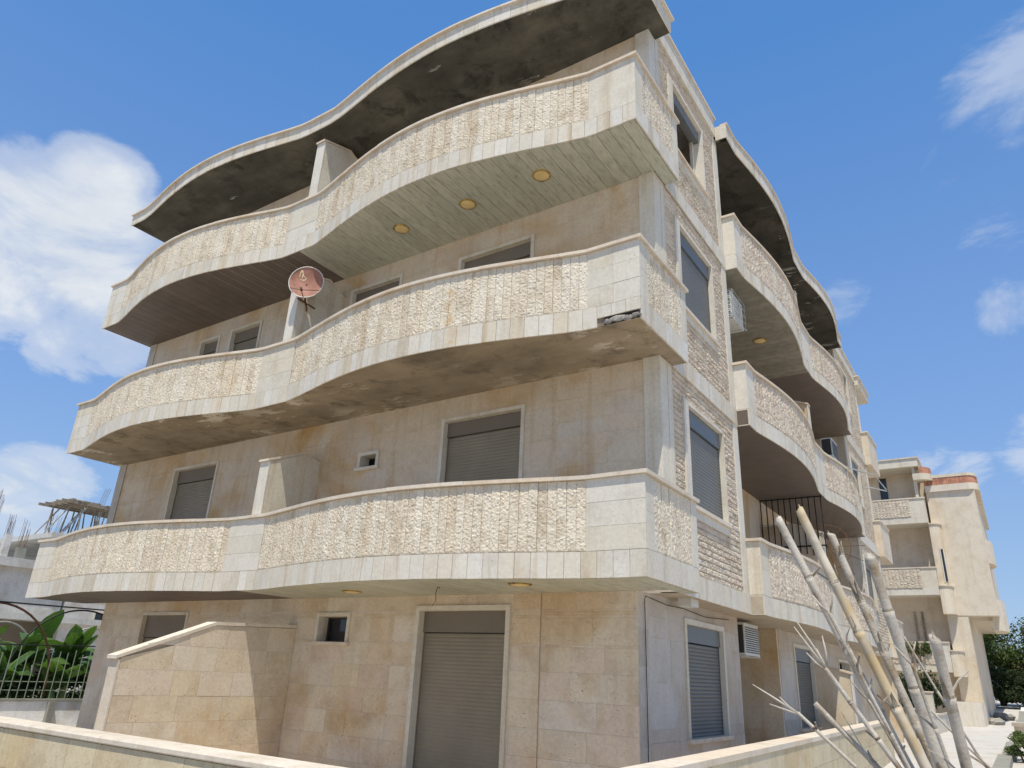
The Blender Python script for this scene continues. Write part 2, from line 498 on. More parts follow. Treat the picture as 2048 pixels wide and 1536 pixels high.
class Path:
    """plan polyline; outward normal is the tangent turned left"""
    def __init__(self, pts):
        self.p = [Vector((x, y)) for x, y in pts]
        self.s = [0.0]
        for a, b_ in zip(self.p, self.p[1:]):
            self.s.append(self.s[-1] + (b_ - a).length)
        self.L = self.s[-1]

    def at(self, s):
        s = min(max(s, 0), self.L)
        i = 0
        while i < len(self.s) - 2 and self.s[i + 1] < s:
            i += 1
        a, b_ = self.p[i], self.p[i + 1]
        t_ = (s - self.s[i]) / max(1e-9, self.s[i + 1] - self.s[i])
        d = (b_ - a).normalized()
        # smooth normals inside the run
        if 0 < i < len(self.p) - 2:
            d0 = (self.p[i + 1] - self.p[i - 1]).normalized()
            d1 = (self.p[i + 2] - self.p[i]).normalized()
            d = (d0 * (1 - t_) + d1 * t_).normalized()
        return a + (b_ - a) * t_, Vector((-d.y, d.x)), d

    def ribbon(self, mb, s0, s1, o0, o1, z0, z1, step=0.25):
        n = max(1, int(math.ceil((s1 - s0) / step)))
        vs, fs = [], []
        for i in range(n + 1):
            p, nn, d = self.at(s0 + (s1 - s0) * i / n)
            a, b_ = p + nn * o0, p + nn * o1
            vs += [(a.x, a.y, z0), (b_.x, b_.y, z0), (b_.x, b_.y, z1), (a.x, a.y, z1)]
        for i in range(n):
            k = 4 * i
            for j in range(4):
                fs.append((k + j, k + (j + 1) % 4, k + 4 + (j + 1) % 4, k + 4 + j))
        fs += [(3, 2, 1, 0), (4 * n, 4 * n + 1, 4 * n + 2, 4 * n + 3)]
        mb.add(vs, fs)

    def frame(self, s0, s1):
        """middle point, normal and tangent of the chord between s0 and s1"""
        a, _, _ = self.at(s0)
        b_, _, _ = self.at(s1)
        d = (b_ - a).normalized()
        return (a + b_) / 2, Vector((-d.y, d.x)), d, (b_ - a).length


def rough_mesh(name, w_, h_, nx, nz, depth, mat, seed, along='z'):
    """split-face stone piece: w_ across x, h_ along z, face towards -y, jagged relief"""
    rr = random.Random(seed)
    ph = [rr.uniform(0, 6.28) for _ in range(4)]
    vs, fs, cells = [], [], {}
    for j in range(nz + 1):
        for i in range(nx + 1):
            edge = i in (0, nx) or j in (0, nz)
            x = -w_ / 2 + w_ * i / nx + (0 if i in (0, nx) else rr.uniform(-.35, .35) * w_ / nx)
            z = h_ * j / nz + (0 if j in (0, nz) else rr.uniform(-.42, .42) * h_ / nz)
            cell = (i // 2 + (j // 2) % 2 * 7, j // 2)
            if cell not in cells:
                cells[cell] = rr.random() ** 1.3
            big = 0.5 + 0.5 * math.sin(9 * z + ph[0] + 14 * x) * math.sin(17 * z + ph[1])
            d = depth * (0.22 + 0.2 * big + 0.5 * cells[cell] + 0.3 * rr.random())
            if edge:
                d *= 0.55
            vs.append((x, -d, z))
    W = nx + 1
    for j in range(nz):
        for i in range(nx):
            a = j * W + i
            if rr.random() < .5:
                fs += [(a, a + 1, a + W + 1), (a, a + W + 1, a + W)]
            else:
                fs += [(a, a + 1, a + W), (a + 1, a + W + 1, a + W)]
    # sides
    ring = [i for i in range(W)] + [j * W + nx for j in range(1, nz + 1)] + [nz * W + i for i in range(nx - 1, -1, -1)] + [j * W for j in range(nz - 1, 0, -1)]
    o = len(vs)
    for k in ring:
        vs.append((vs[k][0], 0.012, vs[k][2]))
    for q in range(len(ring)):
        q2 = (q + 1) % len(ring)
        fs.append((ring[q2], ring[q], o + q, o + q2))
    me = bpy.data.meshes.new(name)
    me.from_pydata(vs, [], fs)
    me.materials.append(mat)
    return me


def basis(px, py, pz, tx, ty, nx, ny, sx=1, sy=1, sz=1):
    """object matrix: local x along tangent, local -y along the outward normal, local z up"""
    return Matrix(((tx * sx, -nx * sy, 0, px), (ty * sx, -ny * sy, 0, py), (0, 0, sz, pz), (0, 0, 0, 1)))


# ------------------------------------------------------------------ ground
def gz(y):
    if y < 4:
        return 0.0
    if y < 26:
        return 0.42 * (y - 4) / 22
    if y < 46:
        return 0.42 + 0.95 * (y - 26) / 20
    return 1.37

m = MB()
ys = [-300, -60, -20, -8, 0, 4, 15, 26, 36, 46, 90, 300, 1200]
xs = [-1500, -300, -60, -20, 0, 8, 30, 120, 1500]
for y in ys:
    for x in xs:
        m.v.append((x, y, gz(y) - 0.02))
for j in range(len(ys) - 1):
    for i in range(len(xs) - 1):
        a = j * len(xs) + i
        m.f.append((a, a + 1, a + 1 + len(xs), a + len(xs)))
m.build('ground', M['earth'], kind='structure')

m = MB()
pys = [-5.01, -4, 0, 4, 9, 15, 20, 26, 32, 38, 46, 60]
for y in pys:
    xr = 3.25 if y < 3.5 else (2.36 + .0115 * y if y < 40 else 9)
    m.v += [(1.06 - 0.037 * (y + 4), y, gz(y) + 0.004), (xr, y, gz(y) + 0.004)]
for j in range(len(pys) - 1):
    m.f.append((2 * j, 2 * j + 1, 2 * j + 3, 2 * j + 2))
m.build('path', M['path'], kind='structure')

M['paving'] = stone('beige_bounce_paving', [(0.60, 0.51, 0.39), (0.63, 0.545, 0.43), (0.61, 0.52, 0.41)], mott=0.2, bump=0.15, blotch=0.3)  # pale colour of the paving added for bounce light
m = MB()
m.box(-11.5, .78, -4.78, .3, -.02, .008)
m.box(-.6, .62, .302, 12, -.02, .008)
m.build('bounce_paving', M['paving'], kind='structure')  # unseen paving, added to throw warm light onto facade and soffits
m = MB()
m.box(-40, 3.2, -14, -5.02, -.02, .006)
m.build('bounce_street', M['path'], kind='structure')  # unseen pale ground around the camera, added to bounce sunlight
m = MB()
for a, b_ in zip(pys[:-2], pys[1:-1]):
    if a < 3.5:
        continue
    x0, x1 = 2.42 + .0115 * a, 2.72 + .0115 * a
    za, zb = gz(a), gz(b_)
    m.add([(x0, a, za - .05), (x1, a, za - .05), (x1, b_, zb - .05), (x0, b_, zb - .05), (x0, a, za + .13), (x1, a, za + .13), (x1, b_, zb + .13), (x0, b_, zb + .13)],
          [(4, 5, 6, 7), (0, 3, 7, 4), (1, 5, 6, 2), (0, 4, 5, 1), (3, 2, 6, 7)])
m.build('kerb', M['grayblock'], kind='structure')

# ------------------------------------------------------------------ apartment building
Z = [2.687, 5.837, 8.983, 11.939]
XL = -13.66
BLD = thing('apartment_building', 'four storey cream stone apartment block with wavy wrap-around balconies', 'building', (-6.8, 9.0, 0))

TILE_POOL = []      # (score, wall object, matrix, material key)


def amap(axis, face):
    if axis == 'y':        # faces -Y, a = x
        return lambda a, d, z: (a, face + d, z)
    return lambda a, d, z: (face - d, a, z)      # faces +X, a = y


def abox(mb, mp, a0, a1, d0, d1, z0, z1):
    p, q = mp(a0, d0, z0), mp(a1, d1, z1)
    mb.box(p[0], q[0], p[1], q[1], z0, z1)


def wall_with_openings(mb, mp, a0, a1, z0, z1, d0, d1, ops):
    br = sorted({a0, a1, *[o[0] for o in ops], *[o[1] for o in ops]})
    br = [x for x in br if a0 <= x <= a1]
    for u, v in zip(br, br[1:]):
        if v - u < 1e-6:
            continue
        c = (u + v) / 2
        zs = sorted([(max(z0, o[2]), min(z1, o[3])) for o in ops if o[0] < c < o[1]])
        z = z0
        for (p, q) in zs:
            if p > z + 1e-6:
                abox(mb, mp, u, v, d0, d1, z, p)
            z = max(z, q)
        if z1 > z + 1e-6:
            abox(mb, mp, u, v, d0, d1, z, z1)


def tile_wall(wall, axis, face, a0, a1, z0, z1, course, wr, ops, mat, seed, thick=0.025, proud=0.0):
    rr = random.Random(seed)
    mp = amap(axis, face)
    nco = max(1, round((z1 - z0) / course))
    ch = (z1 - z0) / nco
    for k in range(nco):
        c0, c1 = z0 + k * ch, z0 + (k + 1) * ch
        jo = [a0]
        while jo[-1] < a1 - wr[1]:
            jo.append(jo[-1] + rr.uniform(*wr))
        if a1 - jo[-1] > wr[1] * 1.05:
            jo.append((jo[-1] + a1) / 2)
        jo.append(a1)
        zb = sorted({c0, c1, *[z for o in ops for z in (o[2], o[3]) if c0 + .02 < z < c1 - .02]})
        for p, q in zip(zb, zb[1:]):
            zc = (p + q) / 2
            cut = sorted([(o[0], o[1]) for o in ops if o[2] < zc < o[3]])
            segs, s = [], a0
            for (u, v) in cut:
                if u > s:
                    segs.append((s, u))
                s = max(s, v)
            if s < a1:
                segs.append((s, a1))
            for (u, v) in segs:
                br = [u] + [x for x in jo if u + .07 < x < v - .07] + [v]
                for e, f in zip(br, br[1:]):
                    jit = rr.uniform(-.0015, .0015)
                    g = 0.0007 if mat != 'tile' else 0.0011
                    d0, d1 = -proud - thick + jit, -proud + 0.004
                    lo, hi = mp(e + g, d0, p + g), mp(f - g, d1, q - g)
                    cx, cy, cz = [(i + j) / 2 for i, j in zip(lo, hi)]
                    sx, sy, sz = [abs(i - j) for i, j in zip(lo, hi)]
                    mat4 = Matrix.Translation((cx, cy, cz)) @ Matrix.Diagonal((sx, sy, sz, 1))
                    dist = (Vector((cx, cy, cz)) - CAM).length
                    TILE_POOL.append(((f - e) * (q - p) / dist ** 2, wall, mat4, mat))


def shutter_sheet(mb, mp, a0, a1, z0, z1, d=0.09, pitch=0.052, gr_=.008):
    n = max(1, int(round((z1 - z0) / pitch)))
    h = (z1 - z0) / n
    prof = []
    for i in range(n):
        z = z0 + i * h
        prof += [(d + gr_, z), (d, z + .22 * h), (d - .002, z + .55 * h), (d, z + .82 * h)]
    prof.append((d + gr_, z1))
    o = len(mb.v)
    for (dd, z) in prof:
        mb.v += [mp(a0, dd, z), mp(a1, dd, z)]
    for i in range(len(prof) - 1):
        mb.f.append((o + 2 * i, o + 2 * i + 1, o + 2 * i + 3, o + 2 * i + 2))


def window(axis, face, a0, a1, z0, z1, side=False, fw=0.06, proud=0.045, box=0.26, drop=1.0, sill=False, kind='shutter', left_extra=0.0, label=None, frame_mat=None, dep=None):
    """opening a0..a1, z0..z1 with stone surround, shutter box, roller shutter"""
    mp = amap(axis, face)
    if dep is None:
        dep = .01 if side else .05
    m = MB()
    abox(m, mp, a0 - fw - left_extra, a0 + .004, -proud, 0.215, z0, z1 + fw)
    abox(m, mp, a1 - .004, a1 + fw, -proud, 0.215, z0, z1 + fw)
    abox(m, mp, a0 + .004, a1 - .004, -proud, 0.215, z1 - .004, z1 + fw)
    win = m.build('window', M[frame_mat or 'pale'], BLD)
    if label:
        win['label'] = label
    if sill:
        m = MB()
        abox(m, mp, a0 - fw - .03 - left_extra, a1 + fw + .03, -proud - .035, 0.215, z0 - .05, z0 + .004)
        m.build('sill', M['cap'], win)
    S = 'shutter_side' if side else 'shutter'
    B = 'shutterbox_side' if side else 'shutterbox'
    if kind == 'shutter':
        m = MB()
        abox(m, mp, a0, a1, dep, dep + .1, z1 - box, z1 - .001)
        m.build('shutter_box', M[B], win)
        zb = z1 - box - .012 - (z1 - box - .012 - z0) * drop
        m = MB()
        shutter_sheet(m, mp, a0 + .025, a1 - .025, zb, z1 - box - .012, d=dep + .03, gr_=.008 if side else .0035)
        sh = m.build('shutter', M[S], win)
        m = MB()
        abox(m, mp, a0, a0 + .025, dep + .02, dep + .06, z0, z1 - box - .002)
        abox(m, mp, a1 - .025, a1, dep + .02, dep + .06, z0, z1 - box - .002)
        abox(m, mp, a0 + .025, a1 - .025, dep + .024, dep + .05, zb - .04, zb - .001)
        m.build('shutter_rail', M[B], win)
        m = MB()
        abox(m, mp, a0, a1, dep + .12, dep + .13, z0, z1 - box)
        m.build('pane', M['glass'], win)
    elif kind == 'small':
        m = MB()
        abox(m, mp, a0, a1, 0.20, 0.21, z0, z1)
        m.build('pane', M['glass'], win)
        m = MB()
        abox(m, mp, a0, a0 + .03, 0.16, 0.199, z0, z1)
        abox(m, mp, a1 - .03, a1, 0.16, 0.199, z0, z1)
        abox(m, mp, a0 + .03, a1 - .03, 0.16, 0.199, z1 - .03, z1)
        abox(m, mp, a0 + .03, a1 - .03, 0.16, 0.199, z0, z0 + .03)
        m.build('sash', M['alum'], win)
    elif kind == 'open':
        m = MB()
        abox(m, mp, a0, a1, 0.02, 0.16, z1 - box, z1 - .001)
        m.build('shutter_box', M[B], win)
        m = MB()
        abox(m, mp, a1 - .10, a1, 0.12, 0.17, z0, z1 - box - .002)
        m.build('sash', M['pale'], win)
    return win


# ---- walls -----------------------------------------------------------------
ST_TOP = [Z[0] + .02, Z[1] + .02, Z[2] + .02, Z[3] + .02]
ST_BOT = [0.0, Z[0] + .28, Z[1] + .28, Z[2] + .28]
GX = -0.45          # ground floor side wall plane
GYE = 4.0           # end of the corner block on the ground floor
front_ops = [
    [(-3.94, -2.37, 0.02, 2.47), (-6.12, -5.46, 1.995, 2.395), (-11.3, -9.83, 0.02, 2.44)],
    [(-3.78, -2.27, 2.97, 5.44), (-5.62, -5.24, 4.86, 5.09), (-11.3, -9.83, 2.97, 5.46)],
    [(-11.4, -10.74, 7.0, 8.57), (-10.26, -9.27, 6.12, 8.60), (-6.42, -5.17, 6.12, 8.58), (-3.70, -2.22, 6.12, 8.50)],
    [(-3.78, -2.27, 9.26, 11.3), (-11.3, -9.83, 9.26, 11.3)],
]
side_ops = [None, (0.94, 2.47, 3.95, 5.44), (0.94, 2.47, 7.08, 8.59), (0.94, 2.42, 10.14, 11.60)]
WALL = {}
for k in range(4):
    m = MB()
    x0, x1 = (-12.86, GX) if k == 0 else (XL, -0.25)
    wall_with_openings(m, amap('y', 0.0), x0, x1, ST_BOT[k], ST_TOP[k], -.017, 0.2, front_ops[k])
    if k == 0:
        wall_with_openings(m, amap('y', 0.0), -4.44, -1.835, 0.0, ST_TOP[0] - .002, -.036, -.0172, front_ops[0])
    wl = m.build('wall', M['screed'], BLD)
    WALL['front%d' % k] = wl
    if k == 0:
        # raised bay round the door between two thin pilaster edges
        for (a, b_, pr, sd) in ((-12.86, -4.45, 0.0, 1), (-4.447, -1.83, 0.02, 2), (-1.827, GX + .024, 0.0, 3)):
            tile_wall(wl, 'y', 0.0, a, b_, 0.0, Z[0] + .012, 0.335, (0.42, 0.88), front_ops[0], 'tile', 100 + sd, proud=pr)
    else:
        zt = Z[k] + .012 if k < 3 else Z[3] + .012
        tile_wall(wl, 'y', 0.0, -13.38, -0.252, ST_BOT[k], zt, 0.48, (0.7, 1.2), front_ops[k], 'tile_up', 200 + k)
        mm = MB()
        mm.box(XL, -13.385, -.045, .2, ST_BOT[k], Z[k] + .015)
        mm.build('pilaster', M['tile_side'], BLD)
        mm = MB()
        mm.box(-0.248, 0.0, -.05, .2, ST_BOT[k], Z[k] + .015)
        mm.build('pilaster', M['pale'], BLD)

# side wall, window bay by the corner (upper storeys) and ground block
for k in (1, 2, 3):
    o = side_ops[k]
    m = MB()
    wall_with_openings(m, amap('x', -0.03), 0.202, 3.34, ST_BOT[k], ST_TOP[k] + (0.5 if k == 3 else 0), 0.0, 0.2, [o])
    WALL['side%d' % k] = m.build('wall', M['screed'], BLD)
m = MB()
g_ops = [(1.60, 3.16, 0.93, 2.42)]
wall_with_openings(m, amap('x', GX), 0.0, GYE, 0, ST_TOP[0], -.017, 0.2, g_ops)
m.box(-1.7, GX - .2, GYE - .2, GYE, 0, ST_TOP[0])
WALL['gside'] = m.build('wall', M['screed'], BLD)
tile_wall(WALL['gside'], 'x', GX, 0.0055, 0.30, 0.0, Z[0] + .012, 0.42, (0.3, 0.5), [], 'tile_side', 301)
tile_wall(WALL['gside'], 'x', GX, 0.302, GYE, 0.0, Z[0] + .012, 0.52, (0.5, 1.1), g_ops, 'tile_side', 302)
# notch behind the corner block and the wall beyond it
m = MB()
g2_ops = [(7.65, 9.2, 0.9, 2.43), (12.0, 13.4, 2.0, 2.32)]
wall_with_openings(m, amap('x', GX), 6.5, 14.6, 0, ST_TOP[0], -.017, 0.2, g2_ops)
m.box(-1.7, GX - .2, 6.5, 6.7, 0, ST_TOP[0])
m.box(-1.9, -1.7, GYE - .2, 6.7, 0, ST_TOP[0])
WALL['g2'] = m.build('wall', M['screed'], BLD)
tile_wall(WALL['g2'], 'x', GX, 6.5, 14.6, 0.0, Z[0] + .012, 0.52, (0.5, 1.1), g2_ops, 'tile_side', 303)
tile_wall(WALL['g2'], 'y', 6.5, -1.68, GX, 0.0, Z[0] + .012, 0.42, (0.4, 0.7), [], 'tile_up', 304)
# loggia walls behind the side balconies, and side wall past them
for k in (1, 2, 3):
    m = MB()
    lo = [(4.6, 6.0, ST_BOT[k] + .02, ST_BOT[k] + 2.35), (10.6, 12.0, ST_BOT[k] + .02, ST_BOT[k] + 2.35)]
    wall_with_openings(m, amap('x', -1.25), 3.14, 14.9, ST_BOT[k], ST_TOP[k], 0, .2, lo)
    m.box(-1.25, -0.235, 3.14, 3.34, ST_BOT[k], ST_TOP[k])
    m.box(-1.25, -0.235, 14.7, 14.9, ST_BOT[k], ST_TOP[k])
    wl = m.build('wall', M['tile_up'], BLD)
    o = (15.3, 16.65, ST_BOT[k] + 1.0, ST_BOT[k] + 2.4)
    m = MB()
    wall_with_openings(m, amap('x', -0.03), 14.7, 18.6, ST_BOT[k], ST_TOP[k] + (0.5 if k == 3 else 0), 0, .2, [o])
    WALL['rear%d' % k] = m.build('wall', M['screed'], BLD)
    window('x', -0.03, *o, side=True, fw=.09, proud=.05, sill=True)
    for a in lo:
        window('x', -1.25, *a, side=True, fw=.07, proud=.04)
m = MB()
m.box(XL, -0.03, 18.4, 18.6, 0, Z[3] + .5)
m.box(XL, XL + .2, 0.2, 18.4, ST_BOT[1], Z[3] + .5)
m.box(-12.86, -12.66, 0.2, 18.4, 0, ST_TOP[0])
m.box(GX - .2, GX, 14.6, 18.4, 0, ST_TOP[0])
m.build('wall', M['tile_up'], BLD)
m = MB()
for k in range(4):
    m.box(XL + .2, -1.45, .40, 18.38, Z[k] + .03, Z[k] + .27)
    m.box(-1.45, -0.24, .40, 3.2, Z[k] + .03, Z[k] + .27)
    m.box(-1.45, -0.24, 14.75, 18.38, Z[k] + .03, Z[k] + .27)
m.build('floor_slab', M['screed'], BLD)

# windows of the front
window('y', 0, *front_ops[0][0], fw=.065, proud=.075, box=.3, label='tall taupe roller shutter door on the ground floor', drop=1.0)
window('y', 0, *front_ops[0][1], fw=.055, proud=.05, kind='small', sill=True)
window('y', 0, *front_ops[0][2], fw=.05, proud=.04, box=.42, drop=0.12)
window('y', 0, *front_ops[1][0], fw=.055, proud=.05, drop=0.62, box=.24)
window('y', 0, *front_ops[1][1], fw=.055, proud=.06, kind='small', sill=True)
window('y', 0, *front_ops[1][2], fw=.05, proud=.05, box=.28)
for o in front_ops[2]:
    window('y', 0, *o, fw=.06, proud=.05, box=.26)
for o in front_ops[3]:
    window('y', 0, *o, fw=.06, proud=.05, box=.26)
# windows of the side
window('x', -0.03, *side_ops[1], side=True, fw=.05, proud=.05, left_extra=.14, sill=True, box=.27)
window('x', -0.03, *side_ops[2], side=True, fw=.05, proud=.05, left_extra=.14, sill=True, box=.27)
window('x', -0.03, *side_ops[3], side=True, fw=.05, proud=.05, left_extra=.14, sill=True, box=.25, kind='open', label='open upper window with a dark room behind')
window('x', GX, *g_ops[0], side=True, fw=.07, proud=.05, sill=True, box=.24)
window('x', GX, *g2_ops[0], side=True, fw=.07, proud=.05, sill=True, box=.26)
window('x', GX, *g2_ops[1], side=True, fw=.06, proud=.05, kind='small')

# ---- flush the smooth wall tiles: the largest in view singly, the rest joined per wall
TILE_POOL.sort(key=lambda q_: -q_[0])
CUBE = {k: unit_cube('stone_tile_' + k, M[k]) for k in ('tile', 'tile_up', 'tile_side')}
rest = {}
for i, (scr, wl, mat4, mk) in enumerate(TILE_POOL):
    if i < 298:
        inst('stone_tile', CUBE[mk], mat4, wl)
    else:
        mb = rest.setdefault((wl.name, mk), (MB(), wl, mk))[0]
        c, s = mat4.translation, (mat4[0][0] / 2, mat4[1][1] / 2, mat4[2][2] / 2)
        mb.box(c.x - s[0], c.x + s[0], c.y - s[1], c.y + s[1], c.z - s[2], c.z + s[2])
for mb, wl, mk in rest.values():
    mb.build('stone_tiling', M[mk], wl, kind='stuff')

# ---- front balconies ---------------------------------------------------------
XR, XLB = 0.256, -13.80
YB = 0.38


def bump(u, p=1.0):
    return math.sin(math.pi * u) ** p


def wave_pts(amp, y0=-1.25):
    pts = [(XR, y0), (-0.50, y0)]
    n = 26
    for i in range(1, n):
        u = i / n
        pts.append((-0.50 - 5.85 * u, y0 - amp * bump(u, 1.12)))
    pts += [(-6.35, y0), (-7.25, y0)]
    for i in range(1, n):
        u = i / n
        pts.append((-7.25 - 5.85 * u, y0 - amp * bump(u, 1.12)))
    pts += [(-13.10, y0), (XLB, y0)]
    return pts


def s_of_x(path, x):
    for i in range(len(path.p) - 1):
        a, b_ = path.p[i].x, path.p[i + 1].x
        if (a - x) * (b_ - x) <= 0 and a != b_:
            return path.s[i] + (path.s[i + 1] - path.s[i]) * (x - a) / (b_ - a)
    return path.L


SPLITV = [rough_mesh('split_stone_%d' % i, 0.118, 0.82, 8, 58, 0.0175, M['split'], 40 + i) for i in range(12)]
FASC = unit_cube('fascia_tile_block', M['fascia'])
PANEL = unit_cube('smooth_panel_block', M['pale'])
N_SPLIT = [0]
N_FASC = [0]
split_rest = {}


def place_split(path, s0, s1, z, parent, h=0.815, base=-0.014):
    n = max(1, round((s1 - s0) / 0.121))
    for i in range(n):
        a, b_ = s0 + (s1 - s0) * i / n, s0 + (s1 - s0) * (i + 1) / n
        c, nn, d, ln = path.frame(a, b_)
        c = c + nn * (base + R.uniform(-.004, .004))
        me = R.choice(SPLITV)
        fl = R.choice((-1, 1))
        mat4 = basis(c.x, c.y, z, d.x, d.y, nn.x, nn.y, -(ln - .004) / .118, R.uniform(.75, 1.1), h / .82)
        if R.random() < .5:
            mat4 = mat4 @ Matrix.Translation((0, 0, .82)) @ Matrix.Rotation(math.pi, 4, 'Y')
        if N_SPLIT[0] < 299:
            inst('split_stone_strip', me, mat4, parent)
            N_SPLIT[0] += 1
        else:
            mb = split_rest.setdefault(parent.name, (MB(), parent))[0]
            mb.add([mat4 @ v.co for v in me.vertices], [tuple(p.vertices) for p in me.polygons])


def place_fascia(path, s0, s1, z0, z1, parent, wd=0.205, name='fascia_tile', cutz=None, jz=.004):
    n = max(1, round((s1 - s0) / wd))
    for i in range(n):
        a, b_ = s0 + (s1 - s0) * i / n, s0 + (s1 - s0) * (i + 1) / n
        c, nn, d, ln = path.frame(a, b_)
        lo = z0 - R.uniform(0, jz)
        if cutz and cutz(c):
            lo = z0 + .125
        pr = R.uniform(-.002, .002)
        c = c + nn * (-.011 + pr)
        mat4 = basis(c.x, c.y, (lo + z1) / 2, d.x, d.y, nn.x, nn.y, ln - .0055, .024, z1 - lo - .003)
        inst(name, FASC, mat4, parent)


def place_panel(path, s0, s1, z0, z1, parent, rows, cols=1):
    for r_ in range(rows):
        za, zb = z0 + (z1 - z0) * r_ / rows, z0 + (z1 - z0) * (r_ + 1) / rows
        for q in range(cols):
            a, b_ = s0 + (s1 - s0) * q / cols, s0 + (s1 - s0) * (q + 1) / cols
            c, nn, d, ln = path.frame(a, b_)
            c = c + nn * (-.012 + R.uniform(-.0015, .0015))
            inst('smooth_panel', PANEL, basis(c.x, c.y, (za + zb) / 2, d.x, d.y, nn.x, nn.y, ln - .003, .024, zb - za - .003), parent)


def place_caps(path, s0, s1, z0, parent, seg=1.15, o_in=-.17, o_out=.042, th=.046):
    n = max(1, round((s1 - s0) / seg))
    for i in range(n):
        a, b_ = s0 + (s1 - s0) * i / n, s0 + (s1 - s0) * (i + 1) / n
        m = MB()
        j = R.uniform(-.003, .003)
        path.ribbon(m, a + .0015, b_ - .0015, o_in, o_out + j, z0 + j * .5, z0 + th + j * .5, step=0.2)
        m.build('parapet_cap', M['cap'], parent)


def slab_from(path_pts, back, z0, z1, name, mat, parent):
    m = MB()
    m.prism(path_pts + back, z0, z1)
    return m.build(name, mat, parent)


def inset(path, o, n=None):
    out = []
    for s in path.s:
        p, nn, d = path.at(s)
        q = p + nn * o
        out.append((q.x, q.y))
    return out


